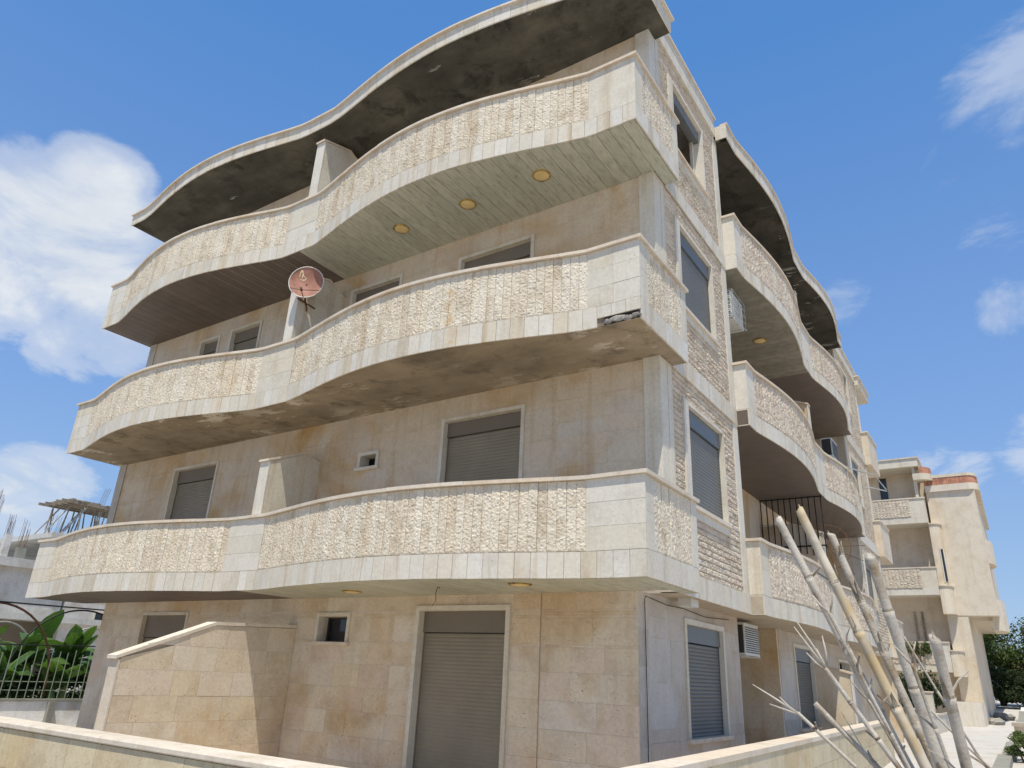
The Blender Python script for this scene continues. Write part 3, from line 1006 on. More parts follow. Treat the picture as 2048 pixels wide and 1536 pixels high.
SOFF = {0: 'pvc', 1: 'soffit', 2: 'pvc'}
for k in range(3):
    z = Z[k]
    front = Path(wave_pts(0.50))
    ret = Path([(XR, YB), (XR, -1.25)])
    retL = Path([(XLB, -1.25), (XLB, YB)])
    # slab and parapet core
    m = MB()
    pts = inset(front, -.024)
    pts[0] = (XR - .024, pts[0][1])
    pts[-1] = (XLB + .024, pts[-1][1])
    m.prism(pts + [(XLB + .024, YB), (XR - .024, YB)], z + .012, z + .28)
    front.ribbon(m, 0.024, front.L - .024, -.15, -.026, z + .28, z + 1.15, step=.2)
    m.box(XR - .15, XR - .026, -1.10, YB, z + .28, z + 1.15)
    m.box(XLB + .026, XLB + .15, -1.10, YB, z + .28, z + 1.15)
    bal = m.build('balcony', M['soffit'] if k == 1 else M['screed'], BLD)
    # fascia
    cut = (lambda c: -0.26 < c.x < 0.5 and c.y < -1.2) if k == 1 else None
    place_fascia(front, 0, front.L, z, z + .30, bal, cutz=cut)
    place_fascia(ret, 0.0, ret.L - .026, z, z + .30, bal, wd=.2)
    # parapet facing
    sA, sB, sC, sD = s_of_x(front, -.50), s_of_x(front, -6.35), s_of_x(front, -7.25), s_of_x(front, -13.10)
    zp0, zp1 = z + .302, z + 1.148
    place_panel(front, 0, sA, zp0, zp1, bal, 3 if k != 2 else 2, 1 if k != 1 else 2)
    place_split(front, sA, sB, zp0 + .004, bal, h=zp1 - zp0 - .006)
    place_panel(front, sB, sC, zp0, zp1, bal, 3, 1)
    place_split(front, sC, sD, zp0 + .004, bal, h=zp1 - zp0 - .006)
    place_panel(front, sD, front.L, zp0, zp1, bal, 3, 1)
    place_panel(ret, ret.L - .25, ret.L - .026, zp0, zp1, bal, 2)
    place_split(ret, .20, ret.L - .25, zp0 + .004, bal, h=zp1 - zp0 - .006)
    place_panel(ret, 0, .20, zp0, zp1, bal, 1)
    # caps
    fcap = Path([(XR + .042, -1.25)] + wave_pts(.50)[1:-1] + [(XLB - .042, -1.25)])
    place_caps(fcap, 0, fcap.L, z + 1.15, bal)
    place_caps(Path([(XR, YB + .04), (XR, -1.078)]), 0, YB + .04 + 1.078, z + 1.15, bal)
    place_caps(Path([(XLB, -1.078), (XLB, YB)]), 0, YB + 1.078, z + 1.15, bal)
    fpts = inset(front, -.152)
    fpts[0], fpts[-1] = (XR - .152, fpts[0][1]), (XLB + .152, fpts[-1][1])
    slab_from(fpts, [(XLB + .152, -.03), (-.26, -.03), (-.26, -.055), (.008, -.055), (.008, YB - .002), (XR - .152, YB - .002)], z + .281, z + .288, 'balcony_floor', M['floor'], bal)  # unseen light sheet, added to bounce sun onto walls and soffit
    if k != 1:
        lp = inset(front, -.03)
        lp[0], lp[-1] = (XR - .03, lp[0][1]), (XLB + .03, lp[-1][1])
        slab_from(lp, [(XLB + .03, -.03), (-.3, -.03), (-.3, -.055), (.01, -.055), (.01, YB - .01), (XR - .03, YB - .01)], z + .0106, z + .0116, 'ceiling_lining', M['brownboard'], bal)
    # ceiling boards
    def edge_y(x):
        sx = s_of_x(front, min(max(x, XLB + .01), XR - .01))
        return front.at(sx)[0].y
    if k in (0, 2):
        x = XR - .03
        while x > -6.6:
            w_ = 0.205
            xa, xb = x - w_, x
            m = MB()
            ya, yb = edge_y(xa) + .026, edge_y(xb) + .026
            ye = YB - .01 if xa > 0.0 else -.027
            if xb > 0.0 > xa:
                ye = -.052
            zz = z + .004 + R.uniform(-.0008, .0008)
            m.prism([(xa + .0032, ya), (xb - .0032, yb), (xb - .0032, ye), (xa + .0032, ye)], zz - .008, z + .0103)
            m.build('ceiling_board', M['pvc'], bal)
            x -= w_
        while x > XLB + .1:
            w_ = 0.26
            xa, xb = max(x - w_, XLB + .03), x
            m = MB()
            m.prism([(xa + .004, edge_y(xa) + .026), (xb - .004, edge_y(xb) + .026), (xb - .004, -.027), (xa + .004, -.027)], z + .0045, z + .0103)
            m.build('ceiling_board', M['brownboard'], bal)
            if k == 2 and -9.6 < xa < -6.9:
                m = MB()
                m.prism([(xb - .0075, edge_y(xb) + .03), (xb + .0035, edge_y(xb) + .03), (xb + .0035, -.35), (xb - .0075, -.35)], z + .001, z + .0095)
                m.build('board_trim', M['boardline'], bal)
            x -= w_
    # dividing wall between the two flats
    if k == 2:
        yz = [(0.0, z + .285), (0.0, z + 2.72), (-.45, z + 2.89), (-1.03, z + 2.68), (-1.03, z + .285)]
    elif k == 1:
        yz = [(0.0, z + .285), (0.0, z + 2.66), (-.45, z + 2.86), (-1.03, z + 2.66), (-1.03, z + .285)]
    else:
        yz = [(0.0, z + .285), (0.0, z + 2.36), (-.40, z + 2.46), (-1.03, z + 2.16), (-1.03, z + .285)]
    m = MB()
    yz = [(a_, b_) if a_ > -1.0 else (-1.10, b_) for a_, b_ in yz]
    m.poly_x(yz, -6.90, -6.68)
    dv = m.build('dividing_wall', M['pale'], BLD)
    m = MB()
    m.box(-6.908, -6.674, -1.125, -1.103, z + .285, yz[3][1] + .0)
    m.build('end_slab', M['pale'], dv)
    m = MB()
    (ya, za), (yb, zb), (yc, zc) = yz[1], yz[2], yz[3]
    m.poly_x([(ya - .028, za + .003), (yb, zb + .003), (yc - .06, zc - .005), (yc - .06, zc + .035), (yb, zb + .045), (ya - .028, za + .045)], -6.915, -6.667)
    m.build('parapet_cap', M['cap'], dv)
for mb, par in split_rest.values():
    mb.build('split_stone_facing', M['split'], par, kind='stuff')

# rubble behind the missing fascia slab of the second balcony
z = Z[1]
bal1 = [o for o in BLD.children if o.name.startswith('balcony')][1]
box_obj('cavity_shade', M['dark'], bal1, -.262, .228, -1.2285, -1.2265, z + .014, z + .127)  # flat dark strip painting the cavity's shade; the core is not recessed
rr = random.Random(3)
x = -.25
while x < .21:
    w_ = rr.uniform(.07, .19)
    m = MB()
    nb = 11
    hz_ = rr.uniform(-.008, .016)
    for lv in range(3):
        for q in range(nb):
            a = 6.283 * q / nb
            rad = (1.0, 1.05, .5)[lv] * rr.uniform(.55, 1.3)
            m.v.append((x + w_ * .5 + w_ * .55 * rad * math.cos(a), -1.230 - (.0, .012, .022)[lv], z + .05 + hz_ + .036 * rad * math.sin(a)))
    for lv in range(2):
        for q in range(nb):
            m.f.append((lv * nb + q, lv * nb + (q + 1) % nb, (lv + 1) * nb + (q + 1) % nb, (lv + 1) * nb + q))
    m.f.append(tuple(range(2 * nb, 3 * nb)))
    m.build('broken_concrete', M['rubble'], bal1)
    x += w_ * .93

# ---- front roof canopy ---------------------------------------------------------
z = Z[3]
roof_p = Path(wave_pts(.36))
m = MB()
pts = inset(roof_p, -.024)
pts[0], pts[-1] = (XR + .02, pts[0][1]), (XLB + .024, pts[-1][1])
m.prism(pts + [(XLB + .024, .5), (XR + .02, .22)], z + .012, z + .27)
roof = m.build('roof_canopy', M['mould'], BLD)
place_fascia(roof_p, 0, roof_p.L, z, z + .27, roof, wd=.31, name='eave_tile')
rr_ = Path([(XR + .046, .22), (XR + .046, -1.25)])
place_fascia(rr_, 0, rr_.L - .03, z, z + .27, roof, wd=.3, name='eave_tile')
place_caps(Path([(XR + .09, -1.25)] + wave_pts(.36)[1:-1] + [(XLB - .05, -1.25)]), 0, roof_p.L + .08, z + .27, roof, seg=1.6, o_in=-.3, o_out=.055, th=.04)
place_caps(Path([(XR + .046, .25), (XR + .046, -.96)]), 0, 1.2, z + .27, roof, seg=1.3, o_in=-.3, o_out=.055, th=.04)

# ---- side wall cladding ----------------------------------------------------------
SPLITH = [rough_mesh('split_row_%d' % i, 0.55, 0.095, 28, 5, 0.030, M['splitrow'], 90 + i) for i in range(9)]
ROWS = []


def rows_on(wall, y0, y1, z0, z1, ops, x=-0.03):
    n = round((z1 - z0) / 0.088)
    h = (z1 - z0) / n
    for j in range(n):
        za, zb = z0 + j * h, z0 + (j + 1) * h
        zc = (za + zb) / 2
        segs, s = [], y0
        for (u, v, p, q) in ops:
            if p < zc < q:
                if u > s:
                    segs.append((s, u))
                s = max(s, v)
        if y1 > s:
            segs.append((s, y1))
        for (u, v) in segs:
            k_ = max(1, round((v - u) / .55))
            for i in range(k_):
                a, b_ = u + (v - u) * i / k_, u + (v - u) * (i + 1) / k_
                mat4 = basis(x + .004, (a + b_) / 2, za + .006, 0, 1, 1, 0, (b_ - a - .002) / .55, R.uniform(.8, 1.1), (h - .013) / .095)
                d_ = (Vector((x, (a + b_) / 2, zc)) - CAM).length
                ROWS.append(((b_ - a) / d_ ** 2, wall, mat4, R.choice(SPLITH)))


for k in (1, 2, 3):
    o = side_ops[k]
    oo = (o[0] - .19, o[1] + .05, o[2] - .17, o[3] + .05)
    ztop = Z[k] + .015 if k < 3 else Z[3] + .09
    rows_on(WALL['side%d' % k], 0.36, 3.10, Z[k - 1] + .30, ztop, [oo])
    wl = WALL['side%d' % k]
    box_obj('smooth_strip', M['pale'], wl, -.034, .006, .202, .358, ST_BOT[k], ztop)                       # by the corner
    box_obj('smooth_strip', M['pale'], wl, -.034, .012, 3.10, 3.345, ST_BOT[k], ztop)                      # jamb before the recess
    box_obj('sill_panel', M['pale'], wl, -.034, .012, o[0] - .19, o[1] + .05, o[2] - .17, o[2] - .052)   # under the sill
    o2 = (15.3 - .1, 16.65 + .1, ST_BOT[k] + .85, ST_BOT[k] + 2.5)
    rows_on(WALL['rear%d' % k], 14.9, 18.35, Z[k - 1] + .30, ztop, [o2])
    box_obj('smooth_strip', M['pale'], WALL['rear%d' % k], -.034, .012, 14.69, 14.9, ST_BOT[k], ztop)
    box_obj('smooth_strip', M['pale'], WALL['rear%d' % k], -.034, .012, 18.35, 18.6, ST_BOT[k], ztop)
ROWS.sort(key=lambda q_: -q_[0])
rrest = {}
for i, (scr, wl, mat4, me) in enumerate(ROWS):
    if i < 298:
        inst('split_stone_row', me, mat4, wl)
    else:
        mb = rrest.setdefault(wl.name, (MB(), wl))[0]
        mb.add([mat4 @ v.co for v in me.vertices], [tuple(p.vertices) for p in me.polygons])
for mb, wl in rrest.values():
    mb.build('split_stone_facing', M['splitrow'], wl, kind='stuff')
# vertical tile bands at slab level, and the smooth band under the roof edge
for k in range(3):
    bp = Path([(0.028, 3.34), (0.028, YB)])
    bm = MB()
    bm.box(-.25, .004, YB - .1, 3.34, Z[k] + .012, Z[k] + .28)
    if k == 0:
        bm.box(GX - .3, -.25, YB, 3.34, Z[k] + .012, Z[k] + .28)
    band = bm.build('floor_band', M['screed'], BLD)
    place_fascia(bp, 0, bp.L, Z[k], Z[k] + .30, band, wd=.185, jz=.002)
    bm = MB()
    bm.box(-.25, .028, 14.9, 18.6, Z[k], Z[k] + .30)
    bm.build('floor_band', M['fascia'], BLD)
m = MB()
for (ya, yb) in ((.23, 3.2), (14.75, 18.6)):
    rb = box_obj('roof_band', M['pale'], BLD, -.2, .05, ya, yb, Z[3] + .10, Z[3] + .52)
    box_obj('parapet_cap', M['cap'], rb, -.26, .085, ya, yb + .02, Z[3] + .522, Z[3] + .57)

# ---- side balconies ---------------------------------------------------------------
SY0, SY1 = 3.345, 14.68


def side_pts(amp, x0=.235):
    pts = [(x0, SY1), (x0, 14.1)]
    n = 18
    for i in range(1, n):
        pts.append((x0 + amp * bump(i / n), 14.1 - 4.5 * i / n))
    pts += [(x0, 9.6), (x0, 8.6)]
    for i in range(1, n):
        pts.append((x0 + amp * bump(i / n), 8.6 - 4.8 * i / n))
    pts += [(x0, 3.8), (x0, SY0)]
    return pts


SPLITS = [rough_mesh('side_split_%d' % i, 0.118, 0.82, 4, 28, 0.030, M['splitrow'], 140 + i) for i in range(5)]


def split_into(mb, path, s0, s1, z, h, wd=.125):
    n = max(1, round((s1 - s0) / wd))
    for i in range(n):
        a, b_ = s0 + (s1 - s0) * i / n, s0 + (s1 - s0) * (i + 1) / n
        c, nn, d, ln = path.frame(a, b_)
        c = c + nn * -.014
        me = R.choice(SPLITS)
        mat4 = basis(c.x, c.y, z, d.x, d.y, nn.x, nn.y, -(ln - .0035) / .118, R.uniform(.8, 1.1), h / .82)
        mb.add([mat4 @ v.co for v in me.vertices], [tuple(p.vertices) for p in me.polygons])


def fascia_into(mb, path, s0, s1, z0, z1, wd=.2):
    n = max(1, round((s1 - s0) / wd))
    for i in range(n):
        a, b_ = s0 + (s1 - s0) * i / n, s0 + (s1 - s0) * (i + 1) / n
        pr = R.uniform(-.002, .002)
        path.ribbon(mb, a + .0015, b_ - .0015, -.022, pr, z0 - R.uniform(0, .003), z1 - .003, step=.3)


def s_of_y(path, y):
    for i in range(len(path.p) - 1):
        a, b_ = path.p[i].y, path.p[i + 1].y
        if (a - y) * (b_ - y) <= 0 and a != b_:
            return path.s[i] + (path.s[i + 1] - path.s[i]) * (y - a) / (b_ - a)
    return path.L


for k in range(3):
    z = Z[k]
    sp = Path(side_pts(.24))
    ip = inset(sp, -.024)
    m = MB()
    m.prism(ip + [(-1.44, SY0 + .001), (-1.44, SY1)], z + .012, z + .28)
    sp.ribbon(m, .024, sp.L - .024, -.15, -.026, z + .28, z + 1.15, step=.25)
    m.box(-.03, .235 - .15, SY0 + .024, SY0 + .15, z + .28, z + 1.15)
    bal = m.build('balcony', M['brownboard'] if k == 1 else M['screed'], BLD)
    m = MB()
    fascia_into(m, sp, 0, sp.L, z, z + .30)
    m.build('fascia_tiling', M['fascia'], bal, kind='stuff')
    s1, s2, s3, s4 = s_of_y(sp, 14.1), s_of_y(sp, 9.6), s_of_y(sp, 8.6), s_of_y(sp, 3.8)
    m = MB()
    split_into(m, sp, s1, s2, z + .306, .838)
    split_into(m, sp, s3, s4, z + .306, .838)
    m.build('split_stone_facing', M['splitrow'], bal, kind='stuff')
    for (a, b_, c_) in ((0, s1, 1), (s2, s3, 2), (s4, sp.L, 1)):
        place_panel(sp, a, b_, z + .302, z + 1.148, bal, 2 if a == s4 else 1, c_)
    end = Path([(.235, SY0), (.012, SY0)])
    place_panel(end, .0, end.L, z + .302, z + 1.148, bal, 1)
    place_panel(end, .0, end.L, z - .002, z + .30, bal, 1)
    cp = Path(side_pts(.24)[:-1] + [(.235, SY0 - .042)])
    place_caps(cp, 0, cp.L, z + 1.15, bal, seg=1.4)
    m = MB()
    m.box(.014, .235 - .171, SY0 - .042, SY0 + .17, z + 1.15, z + 1.196)
    m.build('parapet_cap', M['cap'], bal)
    if k == 2:
        yb = SY0 + .03
        while yb < 9.0:
            ex = sp.at(s_of_y(sp, yb + .1))[0].x
            m = MB()
            m.box(-1.24, ex - .026, yb, yb + .2, z + .004, z + .0115)
            m.build('ceiling_board', M['darkboard'], bal)
            yb += .205
        m = MB()
        m.prism([(p[0] - .002, p[1]) for p in ip if p[1] > 9.05] + [(ip[[i for i, p in enumerate(ip) if p[1] > 9.05][-1]][0], 9.05), (-1.24, 9.05), (-1.24, SY1)], z + .005, z + .0115)
        m.build('ceiling_lining', M['brownboard'], bal)
    fp = inset(sp, -.152)
    fp[-1] = (fp[-1][0], SY0 + .152)
    slab_from(fp, [(-1.2, SY0 + .152), (-1.2, SY1)], z + .281, z + .288, 'balcony_floor', M['floor'], bal)  # added unseen light sheet, brightens the loggia by bounced sun
    # dividing wall
    xz = [(-1.25, z + .285), (-1.25, z + 2.5), (-.5, z + 2.5), (.10, z + 2.28), (.10, z + .285)]
    m = MB()
    m.poly_y(xz, 9.02, 9.18)
    dv = m.build('dividing_wall', M['tile_up'], BLD)
    m = MB()
    m.poly_y([(-1.248, z + 2.503), (-.5, z + 2.503), (.14, z + 2.27), (.14, z + 2.31), (-.5, z + 2.545), (-1.248, z + 2.545)], 8.99, 9.21)
    m.build('parapet_cap', M['cap'], dv)
    box_obj('end_slab', M['pale'], dv, .103, .125, 9.0, 9.2, z + 1.2, z + 2.265)

# side roof canopy
z = Z[3]
sp = Path(side_pts(.22, .28))
ip = inset(sp, -.024)
m = MB()
m.prism(ip + [(-1.44, SY0 - .15), (-1.44, SY1)], z + .012, z + .40)
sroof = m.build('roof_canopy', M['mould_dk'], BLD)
ep = Path(side_pts(.22, .28)[:-1] + [(.28, 3.19)])
m = MB()
fascia_into(m, ep, 0, ep.L, z, z + .33, wd=.3)
m.build('fascia_tiling', M['fascia'], sroof, kind='stuff')
place_panel(Path([(.28, 3.19), (.052, 3.19)]), 0, .228, z, z + .33, sroof, 1)
place_caps(ep, 0, ep.L, z + .33, sroof, seg=1.8, o_in=-.12, o_out=.03, th=.03)
m = MB()
tp = Path([(p[0] - .12, p[1]) for p in side_pts(.22, .28)])
tp.ribbon(m, 0, tp.L, -.35, .0, z + .365, z + .46, step=.3)
m.build('roof_tile_edge', M['terra'], sroof)

# small balconies and eave at the far corner
for k in range(3):
    z = Z[k]
    m = MB()
    m.box(-.6, .205, 18.30, 20.2, z, z + .30)
    m.box(.06, .205, 18.30, 20.2, z + .30, z + 1.15)
    m.box(-.03, .06, 18.30, 18.42, z + .30, z + 1.15)
    m.box(-6, -.6, 18.6, 20.2, z, z + .3)
    m.box(-6, .06, 20.06, 20.2, z + .3, z + 1.15)
    bal = m.build('balcony', M['farwall'], BLD)
    m = MB()
    m.box(.03, .24, 18.26, 20.24, z + 1.152, z + 1.2)
    m.box(-.03, .03, 18.26, 18.45, z + 1.152, z + 1.2)
    m.build('parapet_cap', M['cap'], bal)
m = MB()
m.box(-6, .16, 18.2, 20.4, Z[3], Z[3] + .30)
er = m.build('roof_canopy', M['pale'], BLD)
m = MB()
m.box(-6, .21, 18.15, 20.45, Z[3] + .302, Z[3] + .345)
m.build('parapet_cap', M['cap'], er)

# ground floor divider towards the side garden
sdw = thing('dividing_wall', 'low cream stone wall with sloping cap dividing the narrow side garden', 'wall', (-.05, 9.3, 0))
m = MB()
m.poly_y([(GX + .027, gz(9.3)), (GX + .027, 2.16), (.30, 1.98), (.30, gz(9.3))], 9.3, 9.46)
m.build('wall', M['farwall'], sdw)
m = MB()
m.poly_y([(GX + .03, 2.163), (.33, 1.975), (.33, 2.015), (GX + .03, 2.205)], 9.26, 9.50)
m.build('parapet_cap', M['cap'], sdw)
box_obj('end_slab', M['pale'], sdw, .303, .325, 9.28, 9.48, gz(9.3), 1.96)

# ground floor divider towards the front garden
dw = thing('dividing_wall', 'tan stone garden divider with slanted pale cap running out from the facade', 'wall', (-6.75, -1.5, 0))
yz = [(-.03, 0.0), (-.03, 2.20), (-1.58, 2.13), (-2.95, 1.62), (-2.95, 0.0)]
m = MB()
m.poly_x(yz, -6.86, -6.685)
core = m.build('wall', M['screed'], dw)
dz = [2.15, 1.815, 1.48, 1.145, .81, .475, .14, -.2]
rr = random.Random(17)


def top_at(y):
    return 2.20 + (2.13 - 2.20) * (y + .03) / (-1.55) if y > -1.58 else 2.13 + (1.62 - 2.13) * (y + 1.58) / (-1.37)


for i in range(len(dz) - 1):
    zt, zb = dz[i] - .0018, max(dz[i + 1], 0)
    y = -.03
    while y > -2.94:
        y2 = max(y - rr.uniform(.35, .75), -2.95)
        if -2.95 + .2 > y2:
            y2 = -2.95
        ta, tb = min(zt + (.2 if i == 0 else 0), top_at(y) - .004), min(zt + (.2 if i == 0 else 0), top_at(y2) - .004)
        if ta > zb + .03 or tb > zb + .03:
            ta, tb = max(ta, zb + .004), max(tb, zb + .004)
            m = MB()
            pts = [(y - .002, zb), (y - .002, ta), (y2 + .002, tb), (y2 + .002, zb)]
            if i == 0 and y > -1.58 > y2:
                pts = [(y - .002, zb), (y - .002, ta), (-1.58, 2.126), (y2 + .002, tb), (y2 + .002, zb)]
            m.poly_x([(p, max(q, zb)) for p, q in pts], -6.684, -6.66 + rr.uniform(-.0015, .0015))
            m.build('stone_tile', M['tile'], core)
        y = y2
box_obj('end_slab', M['cap'], dw, -6.868, -6.655, -2.98, -2.953, 0, 1.60)
m = MB()
m.poly_x([(-.03, 2.203), (-1.58, 2.133), (-3.02, 1.60), (-3.02, 1.645), (-1.58, 2.185), (-.03, 2.253)], -6.885, -6.647)
m.build('parapet_cap', M['cap'], dw)

# ------------------------------------------------------------------ garden walls
GARD = unit_cube('garden_tile_block', M['garden'])
gw = thing('garden_wall', 'low tan stone garden wall with pale rounded cap in front of the facade', 'wall', (-6, -4.85, 0))
m = MB()
m.box(-17.5, .98, -4.99, -4.80, 0, .94)
core = m.build('wall', M['screed'], gw)
rr = random.Random(5)
cs = [0, .31, .62, .94]
for i in range(3):
    x = .98
    while x > -9:
        x2 = max(x - rr.uniform(.4, .9), -9)
        inst('stone_tile', GARD, Matrix.Translation(((x + x2) / 2, -5.003 + rr.uniform(-.001, .001), (cs[i] + cs[i + 1]) / 2)) @ Matrix.Diagonal((x - x2 - .004, .024, cs[i + 1] - cs[i] - .004, 1)), core)
        x = x2
x = 1.02
while x > -17.4:
    x2 = max(x - rr.uniform(1.1, 1.5), -17.5)
    m = MB()
    pr = [(-5.028, .945), (-5.036, .955), (-5.036, .985), (-5.024, 1.0), (-4.775, 1.0), (-4.762, .985), (-4.762, .958), (-4.772, .945)]
    m.poly_x(pr, x2 + .0015, x - .0015)
    m.build('parapet_cap', M['cap'], gw)
    x = x2

sg = thing('garden_wall', 'low stone garden wall with pale cap along the side path', 'wall', (.9, 2, 0))


def gwx(y):
    return 1.0 - .0367 * (y + 2.74)


m = MB()
m.prism([(gwx(-4.7) - .20, -4.78), (gwx(-4.7), -4.78), (gwx(13), 13), (gwx(13) - .20, 13)], 0, .94)
core = m.build('wall', M['screed'], sg)
y = -4.75
while y < 12.9:
    y2 = min(y + rr.uniform(1.1, 1.5), 13)
    m = MB()
    m.prism([(gwx(y) - .245, y + .0015), (gwx(y) + .034, y + .0015), (gwx(y2) + .034, y2 - .0015), (gwx(y2) - .245, y2 - .0015)], .943, 1.0)
    m.build('parapet_cap', M['cap'], sg)
    y = y2
for i in range(3):
    y = -4.78
    while y < 13:
        y2 = min(y + rr.uniform(.45, .95), 13)
        yc = (y + y2) / 2
        inst('stone_tile', GARD, Matrix.Translation((gwx(yc) + .010, yc, (cs[i] + cs[i + 1]) / 2)) @ Matrix.Rotation(math.atan(.0367), 4, 'Z') @ Matrix.Diagonal((.024, y2 - y - .004, cs[i + 1] - cs[i] - .004, 1)), core)
        y = y2

# ------------------------------------------------------------------ ceiling lights
def ceiling_light(x, y, z, label):
    t_ = thing('ceiling_light', label, 'light', (x, y, z), 'round ceiling lights under the balconies')
    m = MB()
    n = 28
    for rad, zz in ((.150, 0), (.150, -.018), (.135, -.026), (.120, -.024)):
        m.v += [(x + rad * math.cos(6.2832 * i / n), y + rad * math.sin(6.2832 * i / n), z + zz) for i in range(n)]
    for j in range(3):
        for i in range(n):
            m.f.append((j * n + i, (j + 1) * n + i, (j + 1) * n + (i + 1) % n, j * n + (i + 1) % n))
    m.build('ring', M['brass'], t_)
    m = MB()
    for rad, zz in ((.119, -.022), (.09, -.030), (.05, -.033)):
        m.v += [(x + rad * math.cos(6.2832 * i / n), y + rad * math.sin(6.2832 * i / n), z + zz) for i in range(n)]
    for j in range(2):
        for i in range(n):
            m.f.append((j * n + i, (j + 1) * n + i, (j + 1) * n + (i + 1) % n, j * n + (i + 1) % n))
    m.f.append(tuple(range(3 * n - 1, 2 * n - 1, -1)))
    m.build('diffuser', M['amber'], t_, smooth=True)


zc = Z[2] + .003
ceiling_light(-1.55, -.84, zc, 'amber ceiling light nearest the corner, under the top front balcony')
ceiling_light(-3.02, -.82, zc, 'middle of the three amber ceiling lights under the top front balcony')
ceiling_light(-4.5, -.83, zc, 'amber ceiling light farthest from the corner, under the top front balcony')
zc = Z[0] + .003
ceiling_light(-4.66, -.80, zc, 'amber ceiling light over the small ground floor window')
ceiling_light(-1.55, -1.0, zc, 'amber ceiling light under the lowest balcony, right of the shutter door')
ceiling_light(-.3, 6.72, Z[2] + .003, 'amber ceiling light under the top side balcony')

# ------------------------------------------------------------------ satellite dish
ds = thing('satellite_dish', 'faded rusty red satellite dish on the balcony dividing wall', 'satellite dish', (-6.66, -.95, 8.0))
nrm = Vector((.62, -.75, .10)).normalized()
ax = nrm.cross(Vector((0, 0, 1))).normalized()
ay = ax.cross(nrm).normalized()
if ay.z < 0:
    ay = -ay
dc = Vector((-6.50, -1.12, 8.25))


def dpt(u, v, lift=0.0):
    return dc + ax * (.315 * u) + ay * (.345 * v) + nrm * (.07 * (u * u + v * v) + lift)


m = MB()
nr, na = 7, 36
m.v.append(tuple(dpt(0, 0)))
for i in range(1, nr + 1):
    for k in range(na):
        a = 6.28319 * k / na
        m.v.append(tuple(dpt(i / nr * math.cos(a), i / nr * math.sin(a))))
for k in range(na):
    m.f.append((0, 1 + k, 1 + (k + 1) % na))
for i in range(nr - 1):
    for k in range(na):
        m.f.append((1 + i * na + k, 1 + (i + 1) * na + k, 1 + (i + 1) * na + (k + 1) % na, 1 + i * na + (k + 1) % na))
m.build('reflector', M['dish'], ds, smooth=True)
m = MB()
m.tube([dpt(math.cos(6.28319 * k / 36), math.sin(6.28319 * k / 36)) for k in range(37)], .009, 6)
m.build('rim', M['white_metal'], ds)
m = MB()


def stroke(pts, wd=.035):
    for (a, b_) in zip(pts, pts[1:]):
        p, q = Vector(a), Vector(b_)
        d = (q - p).normalized()
        n_ = Vector((-d.y, d.x)) * wd
        vs = [p + n_, p - n_, q - n_, q + n_]
        m.add([dpt(v.x, v.y, .004) for v in vs], [(0, 1, 2, 3)])


stroke([(.05, .30), (.26, .47), (.36, .78)])
stroke([(.36, .78), (.44, .62), (.48, .36)], .045)
stroke([(.10, .26), (.25, .20), (.42, .24)])
stroke([(.30, .34), (.33, .52)], .03)
m.build('emblem', M['dishmark'], ds)
m = MB()
f_ = dc + nrm * .30 - ay * .34
bt = dpt(0, -1)
m.tube([dpt(-.85, -.45), f_], .007, 5)
m.tube([dpt(.85, -.45), f_], .007, 5)
m.tube([bt, f_], .009, 5)
m.build('feed_arm', M['rustiron'], ds)
m = MB()
m.tube([f_ - nrm * .02, f_ + nrm * .07], .022, 8)
m.build('feed_horn', M['rustiron'], ds)
m = MB()
back = dc - nrm * .06 - ay * .25
m.tube([dc - nrm * .005, back, Vector((-6.68, -.93, 7.95))], .018, 7)
m.tube([Vector((-6.66, -1.15, 7.98)), Vector((-6.66, -.72, 7.96))], .014, 6)
m.tube([Vector((-6.66, -.93, 7.98)), Vector((-6.658, -.90, 7.82))], .016, 6)
m.tube([Vector((-6.658, -1.0, 7.97)), Vector((-6.58, -1.02, 8.1)), dc - nrm * .01 - ay * .2], .012, 6)
m.build('bracket', M['rustiron'], ds)

# ------------------------------------------------------------------ air conditioners
def ac_unit(x0, x1, y0, y1, z0, z1, face, label, cage=False):
    """face: '-x' side shows dark coil, 'y' front"""
    t_ = thing('air_conditioner', label, 'air conditioner', ((x0 + x1) / 2, (y0 + y1) / 2, z0), 'outdoor air conditioner units')
    m = MB()
    m.box(x0, x1, y0, y1, z0, z1)
    m.build('casing', M['white_metal'], t_)
    m = MB()
    for i in range(12):
        zz = z0 + .04 + (z1 - z0 - .08) * i / 12
        m.box(x1 + .001, x1 + .008, y0 + .03, y1 - .03, zz, zz + (z1 - z0) * .035)
        m.box(x0 + .02, x1 - .02, y0 - .008, y0 - .001, zz, zz + (z1 - z0) * .035)
    m.build('grille', M['white_metal'] if cage else M['grille'], t_)
    m = MB()
    cx, cz = (x0 + x1) / 2, (z0 + z1) / 2
    m.box(x0 + .025, x1 - .025, y0 - .0009, y0 - .0002, z0 + .03, z1 - .03)
    m.build('coil', M['grille'], t_)
    m = MB()
    m.box(x0 - .02, x1 + .02, y0 + .05, y0 + .08, z0 - .03, z0 - .002)
    m.box(x0 - .02, x1 + .02, y1 - .08, y1 - .05, z0 - .03, z0 - .002)
    m.build('bracket', M['white_metal'], t_)
    if cage:
        m = MB()
        for i in range(5):
            zz = z0 + (z1 - z0) * i / 4
            m.tube([(x1 + .04, y0 - .03, zz), (x1 + .04, y1 + .03, zz)], .006, 5)
            m.tube([(x0, y0 - .03, zz), (x1 + .04, y0 - .03, zz)], .006, 5)
        for yy in (y0 - .03, (y0 + y1) / 2, y1 + .03):
            m.tube([(x1 + .04, yy, z0), (x1 + .04, yy, z1)], .006, 5)
        m.build('cage', M['galv'], t_)


